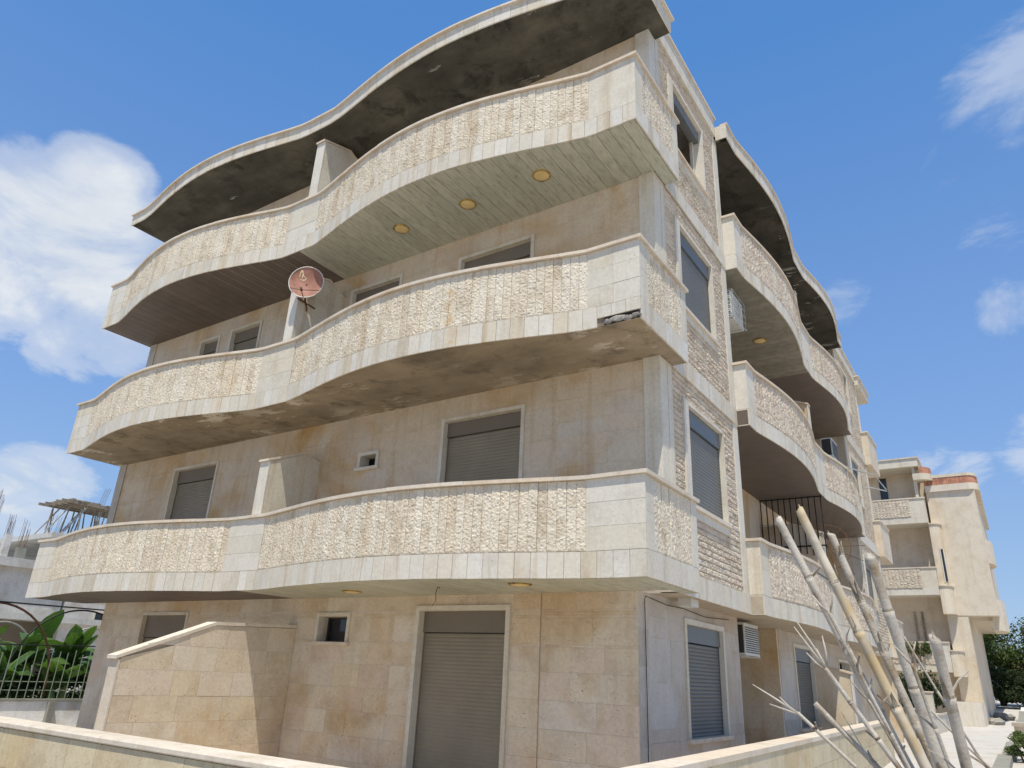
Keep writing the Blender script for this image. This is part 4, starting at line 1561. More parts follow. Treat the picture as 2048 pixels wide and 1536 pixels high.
ac_unit(-.66, -.36, 4.15, 4.95, 2.12, 2.63, 'y', 'air conditioner tucked under the side balcony behind the ground floor corner')
ac_unit(-.24, .03, 3.50, 4.2, 8.06, 8.62, 'y', 'caged air conditioner hanging beside the second floor side window', cage=True)
ac_unit(-.22, .06, 12.0, 12.8, 7.62, 8.15, 'y', 'air conditioner on the far part of the second side balcony')

# ------------------------------------------------------------------ cables and small fittings
m = MB()
m.tube([(GX + .045, .17, 0.1), (GX + .047, .172, 1.3), (GX + .044, .17, 2.60), (GX + .05, .19, 2.645), (GX + .05, .9, 2.60), (GX + .05, 1.5, 2.61), (GX + .05, 2.4, 2.57), (GX + .05, 3.5, 2.62)], .0055, 6)
tag(m.build('cable', M['rubber'], None, smooth=True), 'black cable running down the ground floor corner and along the side wall', 'cable')
m = MB()
m.tube([(-2.9, -.95, Z[0] + .005), (-2.91, -.97, 2.60), (-2.93, -.93, 2.52), (-2.96, -.95, 2.44)], .005, 5)
m.tube([(-2.9, -.95, Z[0] + .004), (-2.87, -.94, 2.665)], .006, 5)
tag(m.build('loose_wire', M['rubber']), 'loose bit of wire hanging from the lowest balcony ceiling', 'wire')
tag(box_obj('junction_box', M['white_metal'], None, -.28, -.10, 1.0, 1.28, Z[0] - .09, Z[0] + .012), 'small white junction box under the lowest balcony by the side wall', 'junction box')

# iron grille on the side balcony
gr = thing('balcony_grille', 'black iron bar grille closing off the first side balcony', 'grille', (-.5, 9.0, 5.0))
gzb, gzt = Z[0] + 1.9, Z[1] + .0
n = 10
for i in range(n + 1):
    x = -1.2 + 1.38 * i / n
    m = MB()
    m.box(x - .011, x + .011, 8.95, 8.972, Z[0] + 2.36 - .35 * max(0, i / n) - .3, gzt)
    m.build('bar', M['iron'], gr)
m = MB()
m.box(-1.22, .21, 8.945, 8.977, gzt - .04, gzt - .012)
m.box(-1.22, .21, 8.945, 8.977, Z[0] + 1.98, Z[0] + 2.01)
m.build('rail', M['iron'], gr)
fg = thing('fan_grille', 'thin rusty fan of radiating bars beside the black balcony grille', 'grille', (.3, 8.96, 4.7))
c0 = Vector((.20, 8.96, Z[0] + 1.95))
for i in range(8):
    a = math.radians(100 - 25 * i)
    m = MB()
    m.tube([c0, c0 + Vector((math.cos(a) * .80, 0, math.sin(a) * .80))], .006, 5)
    m.build('bar', M['rustiron'], fg)
m = MB()
m.tube([c0 + Vector((math.cos(math.radians(95 - 8 * i)) * .5, 0, math.sin(math.radians(95 - 8 * i)) * .5)) for i in range(22)], .006, 5)
m.build('arc_bar', M['rustiron'], fg)

# clothes line frame of white pipes
cl_ = thing('clothes_line_frame', 'pale pipe clothes line frame sticking out of the side balcony', 'clothes line', (.4, 12.0, 7.0))
m = MB()
m.tube([(.47, 11.2, 7.05), (.62, 11.6, 7.06), (.95, 12.4, 7.08)], .02, 7)
m.build('arm', M['galv'], cl_)
m = MB()
m.tube([(.47, 13.6, 7.05), (.70, 13.8, 7.06), (.98, 14.4, 7.08)], .02, 7)
m.build('arm', M['galv'], cl_)
m = MB()
m.tube([(.95, 12.4, 7.12), (.97, 13.4, 7.09), (.98, 14.4, 7.12)], .017, 7)
m.tube([(.47, 11.2, 7.05), (.47, 11.2, 6.75)], .014, 6)
m.build('pipe', M['galv'], cl_)

# ------------------------------------------------------------------ dry bamboo canes
def cane(top, base, r0, r1, label, mat='bamboo', tips=None, seglen=.24, ragged=True, seed=0, bend=.02):
    rr = random.Random(seed + 500)
    top, base = Vector(top), Vector(base)
    L = (top - base).length
    d = (top - base).normalized()
    t_ = thing('bamboo_cane', label, 'bamboo cane', tuple(base), 'dry bamboo canes leaning by the path')
    side = d.cross(Vector((0, 1, 0))).normalized()

    def pos(s):
        u = s / L
        return base + d * s + side * (math.sin(u * 3.1) * bend)

    def rad(s):
        return (r1 + (r0 - r1) * s / L) * (.82 if r0 > .012 else .95)

    m = MB()
    s = 0.0
    nodes = []
    pts, rads = [], []
    while s < L:
        ln = seglen * rr.uniform(.8, 1.2)
        e = min(s + ln, L)
        if L - e < .06:
            e = L
        r_ = rad((s + e) / 2)
        for u, k in ((.0, 1.10), (.04, 1.0), (.5, .965), (.93, 1.0), (1.0, 1.12)):
            if u == 1.0 and e >= L:
                k = 1.0
            pts.append(pos(s + (e - s) * u))
            rads.append(r_ * k)
        if e < L:
            nodes.append(e)
        s = e + 1e-4
    m.tube(pts, rads, 14)
    if ragged and r0 > .012:
        # slanting, splintered cut
        n = 14
        ph = rr.uniform(0, 6.28)
        first = len(m.v) - n
        for k in range(n):
            p = Vector(m.v[first + k])
            m.v[first + k] = tuple(p + d * (r0 * .55 * math.cos(6.28319 * k / n + ph) + rr.uniform(0, .007)))
        for k in (0, 1, 2):
            p = Vector(m.v[first + (k * 3 + int(ph * 2)) % n])
            q = Vector(m.v[first + (k * 3 + 1 + int(ph * 2)) % n])
            m.add([p, q, (p + q) / 2 + d * rr.uniform(.006, .016)], [(0, 1, 2)])
    m.build('culm', M[mat], t_, smooth=True)
    for s in nodes:
        m = MB()
        r_ = rad(s)
        m.tube([pos(s - .009), pos(s - .003), pos(s + .004), pos(s + .009)], [r_ * 1.03, r_ * 1.12, r_ * 1.09, r_ * 1.02], 14)
        if rr.random() < .45:
            an = rr.uniform(0, 6.28)
            o_ = Vector((math.cos(an), math.sin(an), .4)).normalized()
            p = pos(s) + o_ * r_
            m.tube([p, p + o_ * rr.uniform(.015, .05) + d * .02], [.005, .003], 5)
        for _ in range(rr.choice((0, 1, 1, 2)) if r0 > .012 else 0):
            # torn bits of dry sheath clinging to the joint
            an = rr.uniform(0, 6.28)
            a_ = d.cross(Vector((.31, .17, .93))).normalized()
            b2 = d.cross(a_)
            o_ = a_ * math.cos(an) + b2 * math.sin(an)
            tg = d.cross(o_)
            p = pos(s) + o_ * r_ * 1.05
            hh = rr.uniform(.03, .09)
            m.add([p - tg * r_ * .6, p + tg * r_ * .5, p + tg * r_ * .2 + d * hh + o_ * hh * .25, p - tg * r_ * .3 + d * hh * .8 + o_ * hh * .12], [(0, 1, 2, 3)])
        m.build('joint', M['bamboo_node'], t_)
        if r0 > .012 and rr.random() < .5:
            m = MB()
            an = rr.uniform(0, 6.28)
            o_ = (d * .8 + Vector((math.cos(an), math.sin(an), 0)) * .8).normalized()
            p = pos(s)
            ll = rr.uniform(.05, .16)
            m.tube([p, p + o_ * ll * .5 + d * ll * .1, p + o_ * ll], [.004, .003, .0015], 5)
            m.build('twig', M['bamboo'], t_)
    for tp in tips or []:
        m = MB()
        p0 = top - d * .01
        q = Vector(tp)
        mid = (p0 + q) / 2 + Vector((rr.uniform(-.006, .006), 0, rr.uniform(-.006, .006)))
        m.tube([p0, mid, q], [max(.0045, r0 * .5), .004, .002], 6)
        m.build('twig', M['bamboo'], t_, smooth=True)
    return t_


cane([2.775, -5.7, 2.262], [3.707, -5.45, 0], .0188, .0216, 'leftmost thick grey cane with a splintered top, reaching highest but one', seed=1)
cane([2.845, -5.62, 2.307], [3.689, -5.45, 0], .0215, .0265, 'thick yellowish cane reaching highest of the bundle', mat='bamboo_y', seed=2)
cane([2.934, -5.5, 2.226], [3.654, -5.45, 0], .0174, .0205, 'pale smooth cane right of the yellowish one, tied with a twig', seed=3)
cane([3.11, -5.8, 2.086], [3.508, -5.45, 0], .0205, .0305, 'stoutest pale grey cane in the middle of the bundle', seed=4)
cane([3.293, -6.0, 1.789], [3.443, -5.45, 0], .0191, .0285, 'rightmost short thick cane standing almost upright', seed=5)


def ext(a, b_):
    a, b_ = Vector(a), Vector(b_)
    k = a.z / (a.z - b_.z)
    return a + (b_ - a) * k


cane([2.903, -5.75, 1.699], [4.05, -5.55, 0], .0085, .0148, 'thin pale cane ending in a spray of five dry twigs', tips=[[2.819, -5.75, 1.86], [2.808, -5.76, 1.842], [2.842, -5.75, 1.751], [2.879, -5.75, 1.766], [2.904, -5.75, 1.812]], seglen=.16, seed=6)
cane([2.802, -5.8, 1.545], [4.45, -5.6, 0], .0063, .0125, 'lowest leaning thin cane with three long bare twigs', tips=[[2.648, -5.8, 1.632], [2.743, -5.8, 1.594], [2.705, -5.8, 1.568]], seglen=.15, seed=7, bend=.0)
cane([2.821, -5.6, 1.577], [4.4, -5.5, 0], .010, .0145, 'short blunt cane between the two twiggy canes', seglen=.2, seed=8, ragged=False)
cane([2.932, -5.7, 1.555], [3.75, -5.6, 0], .0021, .004, 'hair-thin stalk in front of the side garden wall', seglen=.5, ragged=False, seed=9)
cane([3.165, -5.65, 1.818], [3.62, -5.5, .9], .0036, .0057, 'thin straight stick slanting between the thick canes', seglen=.4, ragged=False, seed=10)
for i_, (tp_, bs_, lb_) in enumerate((([2.93, -5.72, 1.90], [3.62, -5.5, .2], 'thin grey stick running behind the yellowish cane'),
                                      ([3.02, -5.66, 1.60], [3.75, -5.5, .1], 'thin bent stick low in front of the side path wall'),
                                      ([3.20, -5.85, 1.72], [3.55, -5.6, .2], 'slim stick between the stoutest and the rightmost cane'))):
    cane(tp_, bs_, .006, .010, lb_, seglen=.2, ragged=False, seed=20 + i_, tips=[[tp_[0] - .05, tp_[1], tp_[2] + .06], [tp_[0] + .02, tp_[1], tp_[2] + .07]])
cane([3.289, -5.9, 1.652], [3.42, -5.7, 1.0], .0034, .005, 'thin stick close beside the rightmost thick cane', seglen=.4, ragged=False, seed=11)
cane([3.205, -5.7, 1.594], [3.60, -5.6, 1.2], .0034, .005, 'short thin twig crossing low behind the rightmost cane', seglen=.4, ragged=False, seed=12)

# ------------------------------------------------------------------ next apartment block along the path
B2 = thing('apartment_building', 'pale apartment block farther down the path with terracotta parapet', 'building', (0, 32, gz(30)))
Y2 = 29.0
m = MB()
m.box(-12, .948, Y2 + 1.3, Y2 + 12, gz(30) - .3, 11.6)
m.build('wall', M['farwall'], B2)
m = MB()
m.box(.95, 2.88, Y2 + .6, Y2 + 12, 4.92, 10.42)
wl2 = m.build('wall', M['farwall'], B2)
m = MB()
m.box(.952, 1.74, Y2 + .62, Y2 + 12, gz(29) - .4, 4.915)
m.build('wall', M['farwall'], B2)
m = MB()
m.prism([(.80, Y2 - 1.2), (1.70, Y2 - .3), (1.78, Y2 + .6), (.8, Y2 + .6)], gz(27) - .3, gz(27) + .98)
m.build('plinth', M['farwall'], B2)
for (za, zb, xl) in ((8.93, 10.05, -3.0), (5.75, 6.90, -3.0), (2.58, 3.74, -1.5)):
    m = MB()
    m.box(xl, .86, Y2, Y2 + 1.3, za, za + .28)
    m.box(xl, .86, Y2, Y2 + .14, za + .28, zb)
    m.box(.74, .86, Y2 + .14, Y2 + 1.3, za + .28, zb)
    bal = m.build('balcony', M['pale'], B2)
    m = MB()
    m.box(xl, .90, Y2 - .04, Y2 + .18, zb + .002, zb + .06)
    m.build('parapet_cap', M['cap'], bal)
    m = MB()
    n = 28
    x_ = xl + .1
    while x_ < .28:
        me = R.choice(SPLITS)
        mat4 = basis(x_, Y2 - .006, za + .30, 1, 0, 0, -1, 1.2, 1.2, (zb - za - .33) / .82)
        mb_ = m
        mb_.add([mat4 @ v.co for v in me.vertices], [tuple(p.vertices) for p in me.polygons])
        x_ += .146
    m.build('split_stone_facing', M['splitrow'], bal, kind='stuff')
# curved stair bay beside the balconies, and the small one below
for (za, zb, ra) in ((4.95, 6.12, .42), (6.172, 8.86, .36), (2.42, 3.42, .40)):
    m = MB()
    pts = [(.95 + ra * math.sin(a), Y2 + .6 - .55 * ra / .4 * math.cos(a)) for a in [i * math.pi / 24 for i in range(13)]]
    m.prism([(.87, Y2 + .6 - .55 * ra / .4)] + pts + [(.87, Y2 + .6)], za, zb)
    bay = m.build('bay', M['farwall'], B2)
    m = MB()
    ra += .04
    pts = [(.95 + ra * math.sin(a), Y2 + .6 - .55 * ra / .4 * math.cos(a)) for a in [i * math.pi / 24 for i in range(13)]]
    m.prism([(.87, Y2 + .6 - .55 * ra / .4)] + pts + [(.87, Y2 + .6)], zb + .002, zb + .048)
    m.build('parapet_cap', M['cap'], bay)
m = MB()
c_, t_, n_ = (1.185, Y2 + .225), Vector((.78, .62, 0)), Vector((.62, -.78, 0))
m.obox((c_[0], c_[1], 7.04), t_, n_, (0, 0, 1), .055, .03, .70)
m.build('window', M['glass'], B2)
m = MB()
for q_ in (-1, 1):
    m.obox((c_[0] + t_.x * .08 * q_, c_[1] + t_.y * .08 * q_, 7.04), t_, n_, (0, 0, 1), .022, .04, .74)
m.build('window_frame', M['pale'], B2)
# roofs
m = MB()
m.box(-12, .84, Y2 + .02, Y2 + 12, 11.60, 11.98)
rf = m.build('roof_canopy', M['pale'], B2)
m = MB()
m.box(-12, .90, Y2 - .03, Y2 + 12, 11.982, 12.04)
m.build('parapet_cap', M['cap'], rf)
box_obj('pilaster', M['pale'], B2, .53, .66, Y2 + .3, Y2 + 1.29, 10.08, 11.598)
for (za, zb, ro, mk, nm) in ((10.42, 10.72, .0, 'farwall', 'eave'), (10.722, 11.06, -.05, 'terra', 'terracotta_band'), (11.062, 11.20, -.02, 'pale', 'parapet_cap')):
    m = MB()
    pts = [(2.62 + (.46 + ro) * math.sin(a), Y2 + 1.1 - (.62 + ro) * math.cos(a)) for a in [i * math.pi / 16 for i in range(9)]]
    m.prism([(.93, Y2 + .5 - ro)] + pts + [(3.05 + ro, Y2 + 11), (.93, Y2 + 11)], za, zb)
    m.build(nm, M[mk], B2)
for i in range(40):
    x_ = 1.0 + i * .042
    box_obj('roof_tile', M['terra'], B2, x_, x_ + .036, Y2 + .525, Y2 + .549, 10.74, 11.05)
m = MB()
pts = [(.84 + .5 * math.sin(a), Y2 + .75 - .7 * math.cos(a)) for a in [i * math.pi / 16 for i in range(9)]]
m.prism([(.55, Y2 + .06)] + pts + [(.55, Y2 + .75)], 10.95, 11.25)
ev = m.build('eave', M['pale'], B2)
m = MB()
pts = [(.84 + .45 * math.sin(a), Y2 + .75 - .64 * math.cos(a)) for a in [i * math.pi / 16 for i in range(9)]]
m.prism([(.85, Y2 + .12)] + pts + [(.85, Y2 + .75)], 11.252, 11.56)
m.build('terracotta_band', M['terra'], ev)
# side balconies seen edge-on at its far side
for (za, zb) in ((7.2, 8.25), (4.35, 5.65)):
    m = MB()
    pts = [(2.88 + .26 * math.sin(i * math.pi / 8), Y2 + 1.2 + 2.2 * i / 8) for i in range(9)]
    m.prism(pts + [(2.6, Y2 + 3.4), (2.6, Y2 + 1.2)], za, zb)
    m.build('balcony', M['farwall'], B2)
for xa in (-.42, -.12):
    box_obj('door', M['timber'], B2, xa, xa + .10, Y2 + 1.26, Y2 + 1.298, 3.0, 5.15)
m = MB()
m.box(-1.05, -.72, Y2 + 1.26, Y2 + 1.298, 10.1, 11.45)
m.build('window', M['glass'], B2)

# low garden walls and post further down the path
fw_ = thing('garden_wall', 'grey low garden wall beyond the side garden, at the gap between the blocks', 'wall', (-1, 21, .3))
m = MB()
m.box(-4.5, .35, 20.9, 21.1, .1, 1.16)
m.build('wall', M['grayblock'], fw_)
box_obj('parapet_cap', M['cap'], fw_, -4.5, .40, 20.86, 21.14, 1.162, 1.21)
fw2 = thing('garden_wall', 'low white garden wall beside the path in front of the far block', 'wall', (.6, 25, .3))
m = MB()
m.prism([(.18, 20.5), (.36, 20.5), (.74, 27.6), (.56, 27.6)], .1, .98)
m.build('wall', M['pale'], fw2)
m = MB()
m.prism([(.15, 20.48), (.39, 20.48), (.77, 27.6), (.53, 27.6)], .982, 1.03)
m.build('parapet_cap', M['cap'], fw2)
gp = thing('gate_post', 'squat white gate post standing on the low wall beside the path', 'post', (.25, 24, .3))
box_obj('post', M['pale'], gp, .12, .48, 23.2, 23.6, 1.032, 1.72)
box_obj('cap', M['cap'], gp, .09, .51, 23.17, 23.63, 1.722, 1.77)
st = thing('stone_block', 'rough brown stone block on the right edge of the path', 'stone block', (2.9, 25, .35))
m = MB()
rr = random.Random(8)
m.prism([(2.75, 24.6), (3.15, 24.5), (3.25, 25.3), (2.8, 25.4)], gz(25) - .02, gz(25) + .35)
m.build('base', M['farwall'], st)
m = MB()
m.prism([(2.7, 24.5), (3.2, 24.4), (3.3, 25.4), (2.75, 25.5)], gz(25) + .352, gz(25) + .47)
m.build('top', M['screed'], st)
for i, (x, y, lx) in enumerate(((1.72, 30.4, .5), (1.95, 33.5, .7))):
    rr = random.Random(30 + i)
    m = MB()
    n = 9
    ring = []
    for lv, (sc_, hz) in enumerate(((1.0, -.05), (1.05, .12), (.7, .24))):
        for k in range(n):
            a = 6.283 * k / n
            m.v.append((x + .3 + lx * sc_ * .6 * math.cos(a) * rr.uniform(.8, 1.2), y + lx * sc_ * math.sin(a) * rr.uniform(.8, 1.2), gz(y) + hz * rr.uniform(.8, 1.2)))
    for lv in range(2):
        for k in range(n):
            m.f.append((lv * n + k, lv * n + (k + 1) % n, (lv + 1) * n + (k + 1) % n, (lv + 1) * n + k))
    m.f.append(tuple(range(2 * n, 3 * n)))
    tag(m.build('rock', M['rubble']), ('grey rock at the foot of the far block' if i == 0 else 'flat grey rock farther along the path past the far block'), 'rock', 'rocks on the path')

# ------------------------------------------------------------------ shrubs and trees
def foliage(mb, centre, rad, n, size, rr, squash=1.0, clumps=14):
    cs_ = []
    for _ in range(clumps):
        v = Vector((rr.gauss(0, 1), rr.gauss(0, 1), rr.gauss(0, 1))).normalized() * rr.random() ** .4
        cs_.append((Vector((centre[0] + v.x * rad[0], centre[1] + v.y * rad[1], centre[2] + v.z * rad[2])), rr.uniform(.22, .48)))
    for _ in range(n):
        c, k = rr.choice(cs_)
        v = Vector((rr.gauss(0, 1), rr.gauss(0, 1), rr.gauss(0, 1))).normalized() * rr.random() ** .45
        p = c + Vector((v.x * rad[0], v.y * rad[1], v.z * rad[2])) * k
        nr_ = (v + Vector((rr.gauss(0, .6), rr.gauss(0, .6), rr.gauss(0, .6) + .3))).normalized()
        a = nr_.cross(Vector((rr.gauss(0, 1), rr.gauss(0, 1), rr.gauss(0, 1)))).normalized()
        b_ = nr_.cross(a)
        s = size * rr.uniform(.6, 1.3)
        mb.add([p - a * s * .5, p + b_ * s * .28, p + a * s * .5 + nr_ * s * .1, p - b_ * s * .28], [(0, 1, 2, 3)])


def shrub(name, label, cat, base, h, rx, ry, n, size, mat, seed, group, trunk=True, clumps=14):
    rr = random.Random(seed)
    t_ = thing(name, label, cat, base, group)
    bx, by, bz = base
    m = MB()
    foliage(m, (bx, by, bz + h * .56), (rx, ry, h * .46), n, size, rr, clumps=clumps)
    m.build('crown', M[mat], t_, kind='stuff')
    m = MB()
    for i in range(5):
        a = rr.uniform(0, 6.28)
        e = Vector((bx + math.cos(a) * rx * .55, by + math.sin(a) * ry * .55, bz + h * rr.uniform(.5, .8)))
        s = Vector((bx + math.cos(a) * .08, by + math.sin(a) * .08, bz - .05))
        m.tube([s, (s + e) / 2 + Vector((0, 0, h * .08)), e], [.06 * h / 3, .04 * h / 3, .012], 7)
    m.build('trunk', M['bark'], t_)
    return t_


GT = 'trees beyond the end of the path'
shrub('tree', 'bright green bushy tree at the end of the path next to the far block', 'tree', (2.0, 44, 1.25), 3.9, 2.0, 1.6, 11000, .17, 'leaf', 1, GT, clumps=22)
shrub('tree', 'olive green dry tree at the right edge of the photo', 'tree', (4.7, 43, 1.25), 3.9, 2.0, 1.8, 11000, .17, 'leaf_dry', 2, GT, clumps=22)
shrub('tree', 'tall green tree top rising behind the bushy trees', 'tree', (4.6, 52, 1.3), 5.3, 2.2, 1.8, 8000, .18, 'leaf', 3, GT, clumps=20)
shrub('tree', 'dark low thicket under the trees at the end of the path', 'tree', (3.0, 41.5, 1.1), 2.0, 3.2, 1.0, 10000, .15, 'leaf_dk', 4, GT, clumps=26)
shrub('tree', 'dark green tree farther back, half hidden by the far block', 'tree', (.2, 50, 1.3), 3.6, 2.2, 1.6, 7000, .18, 'leaf_dk', 5, GT, clumps=20)
shrub('tree', 'dark tree just outside the thicket on the right', 'tree', (8.6, 48, 1.3), 4.6, 2.6, 2.0, 7000, .18, 'leaf_dk', 6, GT, clumps=20)
GS = 'shrubs between the two blocks'
shrub('shrub', 'dark shrub behind the grey low wall, nearest the side facade', 'shrub', (-.9, 22.3, .3), 2.5, 1.2, .9, 5000, .12, 'leaf_dk', 7, GS)
shrub('shrub', 'dark shrub behind the grey low wall, nearest the far block', 'shrub', (-.2, 25.0, .35), 2.2, 1.0, 1.0, 5000, .12, 'leaf_dk', 8, GS)
shrub('hanging_plant', 'grey green plant trailing over the lowest balcony of the far block', 'plant', (-.35, Y2 - .12, 2.95), 1.0, .5, .18, 1600, .07, 'leaf', 9, None)
shrub('weed', 'green weeds on the right kerb of the path', 'weed', (3.1, 15.2, .22), .62, .38, .6, 2200, .07, 'leaf', 10, None)

# overhead wire at the far end
m = MB()
m.tube([(1.5, 41, 4.75), (4.5, 43, 4.5), (9, 46, 4.6)], .025, 5)
tag(m.build('overhead_wire', M['rubber']), 'black overhead wire sagging across the far trees', 'wire')

# ------------------------------------------------------------------ left: boundary wall, fence, hoops, bananas
bw = thing('boundary_wall', 'low grey green boundary wall under the bar fence on the left', 'wall', (-15.5, 2, 0))
m = MB()
m.box(-15.62, -15.42, -9, 14, 0, .60)
m.build('wall', M['grayblock'], bw)
m = MB()
m.box(-15.66, -15.38, -9, 14, .602, .65)
m.build('parapet_cap', M['grayblock'], bw)
for yy in (-.62, .62):
    box_obj('pilaster', M['grayblock'], bw, -15.42, -15.30, yy - .07, yy + .07, 0, .598)
fe = thing('bar_fence', 'pale green metal bar fence in front of the banana plants', 'fence', (-15.52, 2, .65))
y = -2.6
while y < 3.4:
    m = MB()
    m.tube([(-15.52, y, .65), (-15.52, y + .01, 1.62 + R.uniform(-.05, .22))], .011, 5)
    m.build('bar', M['fence'], fe)
    y += .178
m = MB()
m.tube([(-15.53, -3, 1.70), (-15.53, 3.5, 1.90)], .014, 6)
m.build('rail', M['iron'], fe)
m = MB()
m.tube([(-15.535, -3, 1.0), (-15.535, 3.5, 1.02)], .010, 5)
m.tube([(-15.535, -3, .82), (-15.535, 3.5, .84)], .010, 5)
m.build('rail', M['fence'], fe)
HG = 'arched hoops over the banana garden'
hl = ['rusty brown hoop arching at the left edge of the fence', 'dark hoop arching next to the building over the bananas', 'dark hoop hidden mostly behind the building corner']
for i in range(3):
    yc = -.98 + 2.0 * i
    pts = [(-15.62, yc + 1.5 * math.cos(a), .65 + 2.0 * math.sin(a) ** .8 if math.sin(a) > 0 else .65) for a in [j * math.pi / 24 for j in range(25)]]
    m = MB()
    m.tube(pts, .026 if i == 0 else .02, 7)
    tag(m.build('garden_hoop', M['rustiron'] if i == 0 else M['iron'], smooth=True), hl[i], 'hoop', HG)
hl2 = ['pale hoop behind the rusty one on the left', 'pale hoop behind the dark hoop by the building', 'pale hoop nearest the building corner']
for i in range(3):
    yc = .55 + 2.3 * i
    pts = [(-18.6, yc + 1.0 * math.cos(a), .3 + 2.05 * math.sin(a) ** .7 if math.sin(a) > 0 else .3) for a in [j * math.pi / 24 for j in range(25)]]
    m = MB()
    m.tube(pts, .02, 7)
    tag(m.build('garden_hoop', M['galv'], smooth=True), hl2[i], 'hoop', HG)
m = MB()
m.tube([(-15.6, -5, 2.62), (-15.6, 6, 2.75)], .017, 6)
tag(m.build('ridge_rail', M['iron']), 'long thin black rail tying the garden hoops together', 'rail')


def banana(base, h, n, seed, label):
    rr = random.Random(seed)
    h *= .86
    t_ = thing('banana_plant', label, 'banana plant', base, 'banana plants behind the fence')
    b0 = Vector(base)
    m = MB()
    m.tube([b0, b0 + Vector((.03, .02, h * .3)), b0 + Vector((.05, .0, h * .55))], [.10, .085, .06], 10)
    m.build('stem', M['bananarib'], t_, smooth=True)
    c0 = b0 + Vector((.05, 0, h * .5))
    for i in range(n):
        a = 6.283 * i / n + rr.uniform(-.4, .4)
        out = Vector((math.cos(a), math.sin(a), 0))
        L = h * rr.uniform(.55, .85)
        rise = rr.uniform(.75, 1.25)
        droop = rr.uniform(.25, .95)
        wd = rr.uniform(.16, .25)
        side = out.cross(Vector((0, 0, 1)))
        ctr = []
        N = 12
        for k in range(N + 1):
            u = k / N
            ctr.append(c0 + out * (L * (.10 * u + .42 * u * u)) + Vector((0, 0, L * (rise * u - droop * u * u))))
        m = MB()
        vs = []
        tilt = rr.uniform(-.5, .5)
        for k, p in enumerate(ctr):
            u = k / N
            wk = wd * (math.sin(math.pi * min(1, max(0, (u - .14) / .86))) ** .55 if .14 < u < 1 else .0) + .012
            fold = -.35 * wk
            s_ = side * math.cos(tilt) + Vector((0, 0, math.sin(tilt)))
            vs += [p + s_ * wk + Vector((0, 0, fold + rr.uniform(-.02, .02))), p, p - s_ * wk + Vector((0, 0, fold + rr.uniform(-.02, .02)))]
        fs = []
        for k in range(N):
            fs += [(3 * k, 3 * k + 1, 3 * k + 4, 3 * k + 3), (3 * k + 1, 3 * k + 2, 3 * k + 5, 3 * k + 4)]
        m.add(vs, fs)
        lf = m.build('leaf', M['banana'], t_, smooth=True)
        m = MB()
        m.tube([p + Vector((0, 0, .004)) for p in ctr], [.014 * (1 - .75 * k / N) for k in range(N + 1)], 5)
        m.build('midrib', M['bananarib'], lf, smooth=True)
    return t_


banana((-17.0, .35, 0), 2.5, 13, 11, 'banana plant at the left edge behind the bars')
banana((-16.9, 1.55, 0), 2.6, 13, 12, 'tallest banana plant with an upright broad leaf, mid fence')
banana((-16.6, 2.5, 0), 2.0, 12, 13, 'bright green banana plant next to the building')
banana((-17.3, -.7, 0), 2.3, 12, 14, 'banana plant left of the rusty hoop')
banana((-18.4, 2.9, 0), 2.3, 8, 15, 'banana plant farther back under the pale hoops')
banana((-16.4, -.2, 0), 1.9, 13, 16, 'low banana plant close behind the bars on the left')
banana((-17.8, 1.0, 0), 2.8, 9, 17, 'high banana plant rising through the hoops')
banana((-16.3, 1.0, 0), 1.7, 12, 18, 'short leafy banana plant in the middle of the fence, close to the bars')
banana((-16.5, 3.2, 0), 2.1, 12, 19, 'banana plant half hidden by the building corner')
shrub('shrub', 'leafy yellow green shrub among the banana plants', 'shrub', (-17.8, 3.4, 0), 1.9, 1.2, 1.0, 5000, .10, 'leaf', 21, None)
shrub('shrub', 'dark undergrowth at the foot of the banana plants', 'shrub', (-17.6, 1.0, 0), 1.2, 1.2, 3.0, 7000, .11, 'leaf_dk', 22, None)

# ------------------------------------------------------------------ concrete house under construction
CB = thing('unfinished_building', 'grey concrete building under construction with bare columns on its roof', 'building', (-38, 10, 0))
m = MB()
m.box(-46, -32, -14, 8.2, 3.15, 5.0)
m.build('wall', M['gray'], CB)
m = MB()
m.box(-46, -31.7, -14, 8.3, 5.002, 5.36)
m.build('roof_slab', M['gray'], CB)
m = MB()
m.box(-46, -31.6, -14, 13, 2.9, 3.148)
m.build('floor_slab', M['gray'], CB)
m = MB()
m.box(-46, -33.2, -14, 9.6, 0, 2.898)
m.build('wall', M['shutterbox'], CB)
m = MB()
wall_with_openings(m, amap('x', -31.9), 8.302, 16, 0, 6.4, 0, .3, [(9.75, 10.25, 3.02, 3.46)])
wl = m.build('wall', M['gray'], CB)
m = MB()
mp = amap('x', -31.9)
abox(m, mp, 9.68, 9.748, -.05, .1, 2.95, 3.53)
abox(m, mp, 10.252, 10.32, -.05, .1, 2.95, 3.53)
abox(m, mp, 9.75, 10.25, -.05, .1, 3.462, 3.53)
abox(m, mp, 9.75, 10.25, -.05, .1, 2.95, 3.018)
wn = m.build('window', M['pale'], CB)
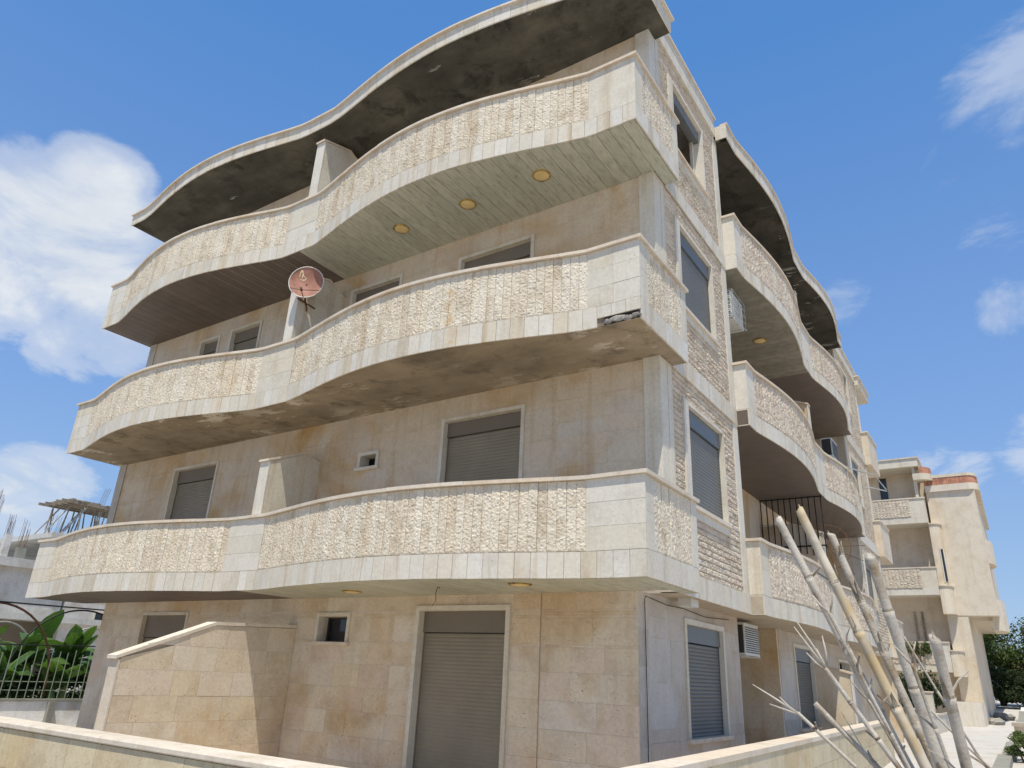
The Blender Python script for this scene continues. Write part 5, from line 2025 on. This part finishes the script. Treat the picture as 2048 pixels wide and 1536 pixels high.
m = MB()
abox(m, mp, 9.75, 10.25, .15, .16, 3.02, 3.46)
m.build('pane', M['glass'], wn)
m = MB()
m.box(-44, -31.4, 6.75, 16, 6.402, 6.62)
m.build('roof_slab', M['gray'], CB)
for (y, w_, h, x) in ((5.43, .27, 6.33, -32.2), (6.08, .36, 5.86, -32.2), (4.78, .3, 6.98, -32.4), (3.6, .3, 6.6, -33)):
    m = MB()
    m.box(x - .3, x, y - w_ / 2, y + w_ / 2, 5.362, h)
    c_ = m.build('column', M['grayblock'], CB)
    m = MB()
    for i in range(5):
        for dx in (.06, .24):
            yy = y - w_ / 2 + w_ * (i + .3) / 5
            m.tube([(x - dx, yy, h - .1), (x - dx + R.uniform(-.02, .02), yy + R.uniform(-.03, .07), h + R.uniform(.75, 1.3) * (.7 if w_ < .28 else 1))], .009, 4)
    m.build('rebar', M['rustiron'], c_)
m = MB()
for i in range(7):
    y = 6.9 + .09 * i
    m.tube([(-32.2 - R.uniform(0, .3), y, 6.6), (-32.2 - R.uniform(0, .3), y + .12, 7.35 + R.uniform(0, .2))], .009, 4)
for i in range(4):
    y = 9.2 + .08 * i
    m.tube([(-33, y, 8.5), (-33, y + .15, 9.2 + R.uniform(0, .2))], .009, 4)
m.build('rebar', M['rustiron'], CB)
m = MB()
rr = random.Random(44)
for i in range(16):
    y = 7.5 + 3.4 * i / 15
    m.box(-34.4, -31.9 - rr.uniform(0, .4), y, y + .19, 8.27 + rr.uniform(-.02, .03), 8.34 + rr.uniform(-.02, .03))
for i in range(5):
    x = -34.3 + i * .55
    m.box(x, x + .1, 7.3 - rr.uniform(0, .3), 11.2, 8.14, 8.255)
m.build('formwork_deck', M['timber'], CB)
for i in range(26):
    x, y = rr.uniform(-34.3, -32.2), rr.uniform(7.5, 10.8)
    m = MB()
    tl = rr.uniform(-.25, .25) if i % 6 else -.9
    m.tube([(x, y + tl, 6.6), (x, y, 8.15)], .035, 5)
    m.build('prop', M['timber'] if i % 2 else M['galv'], CB)
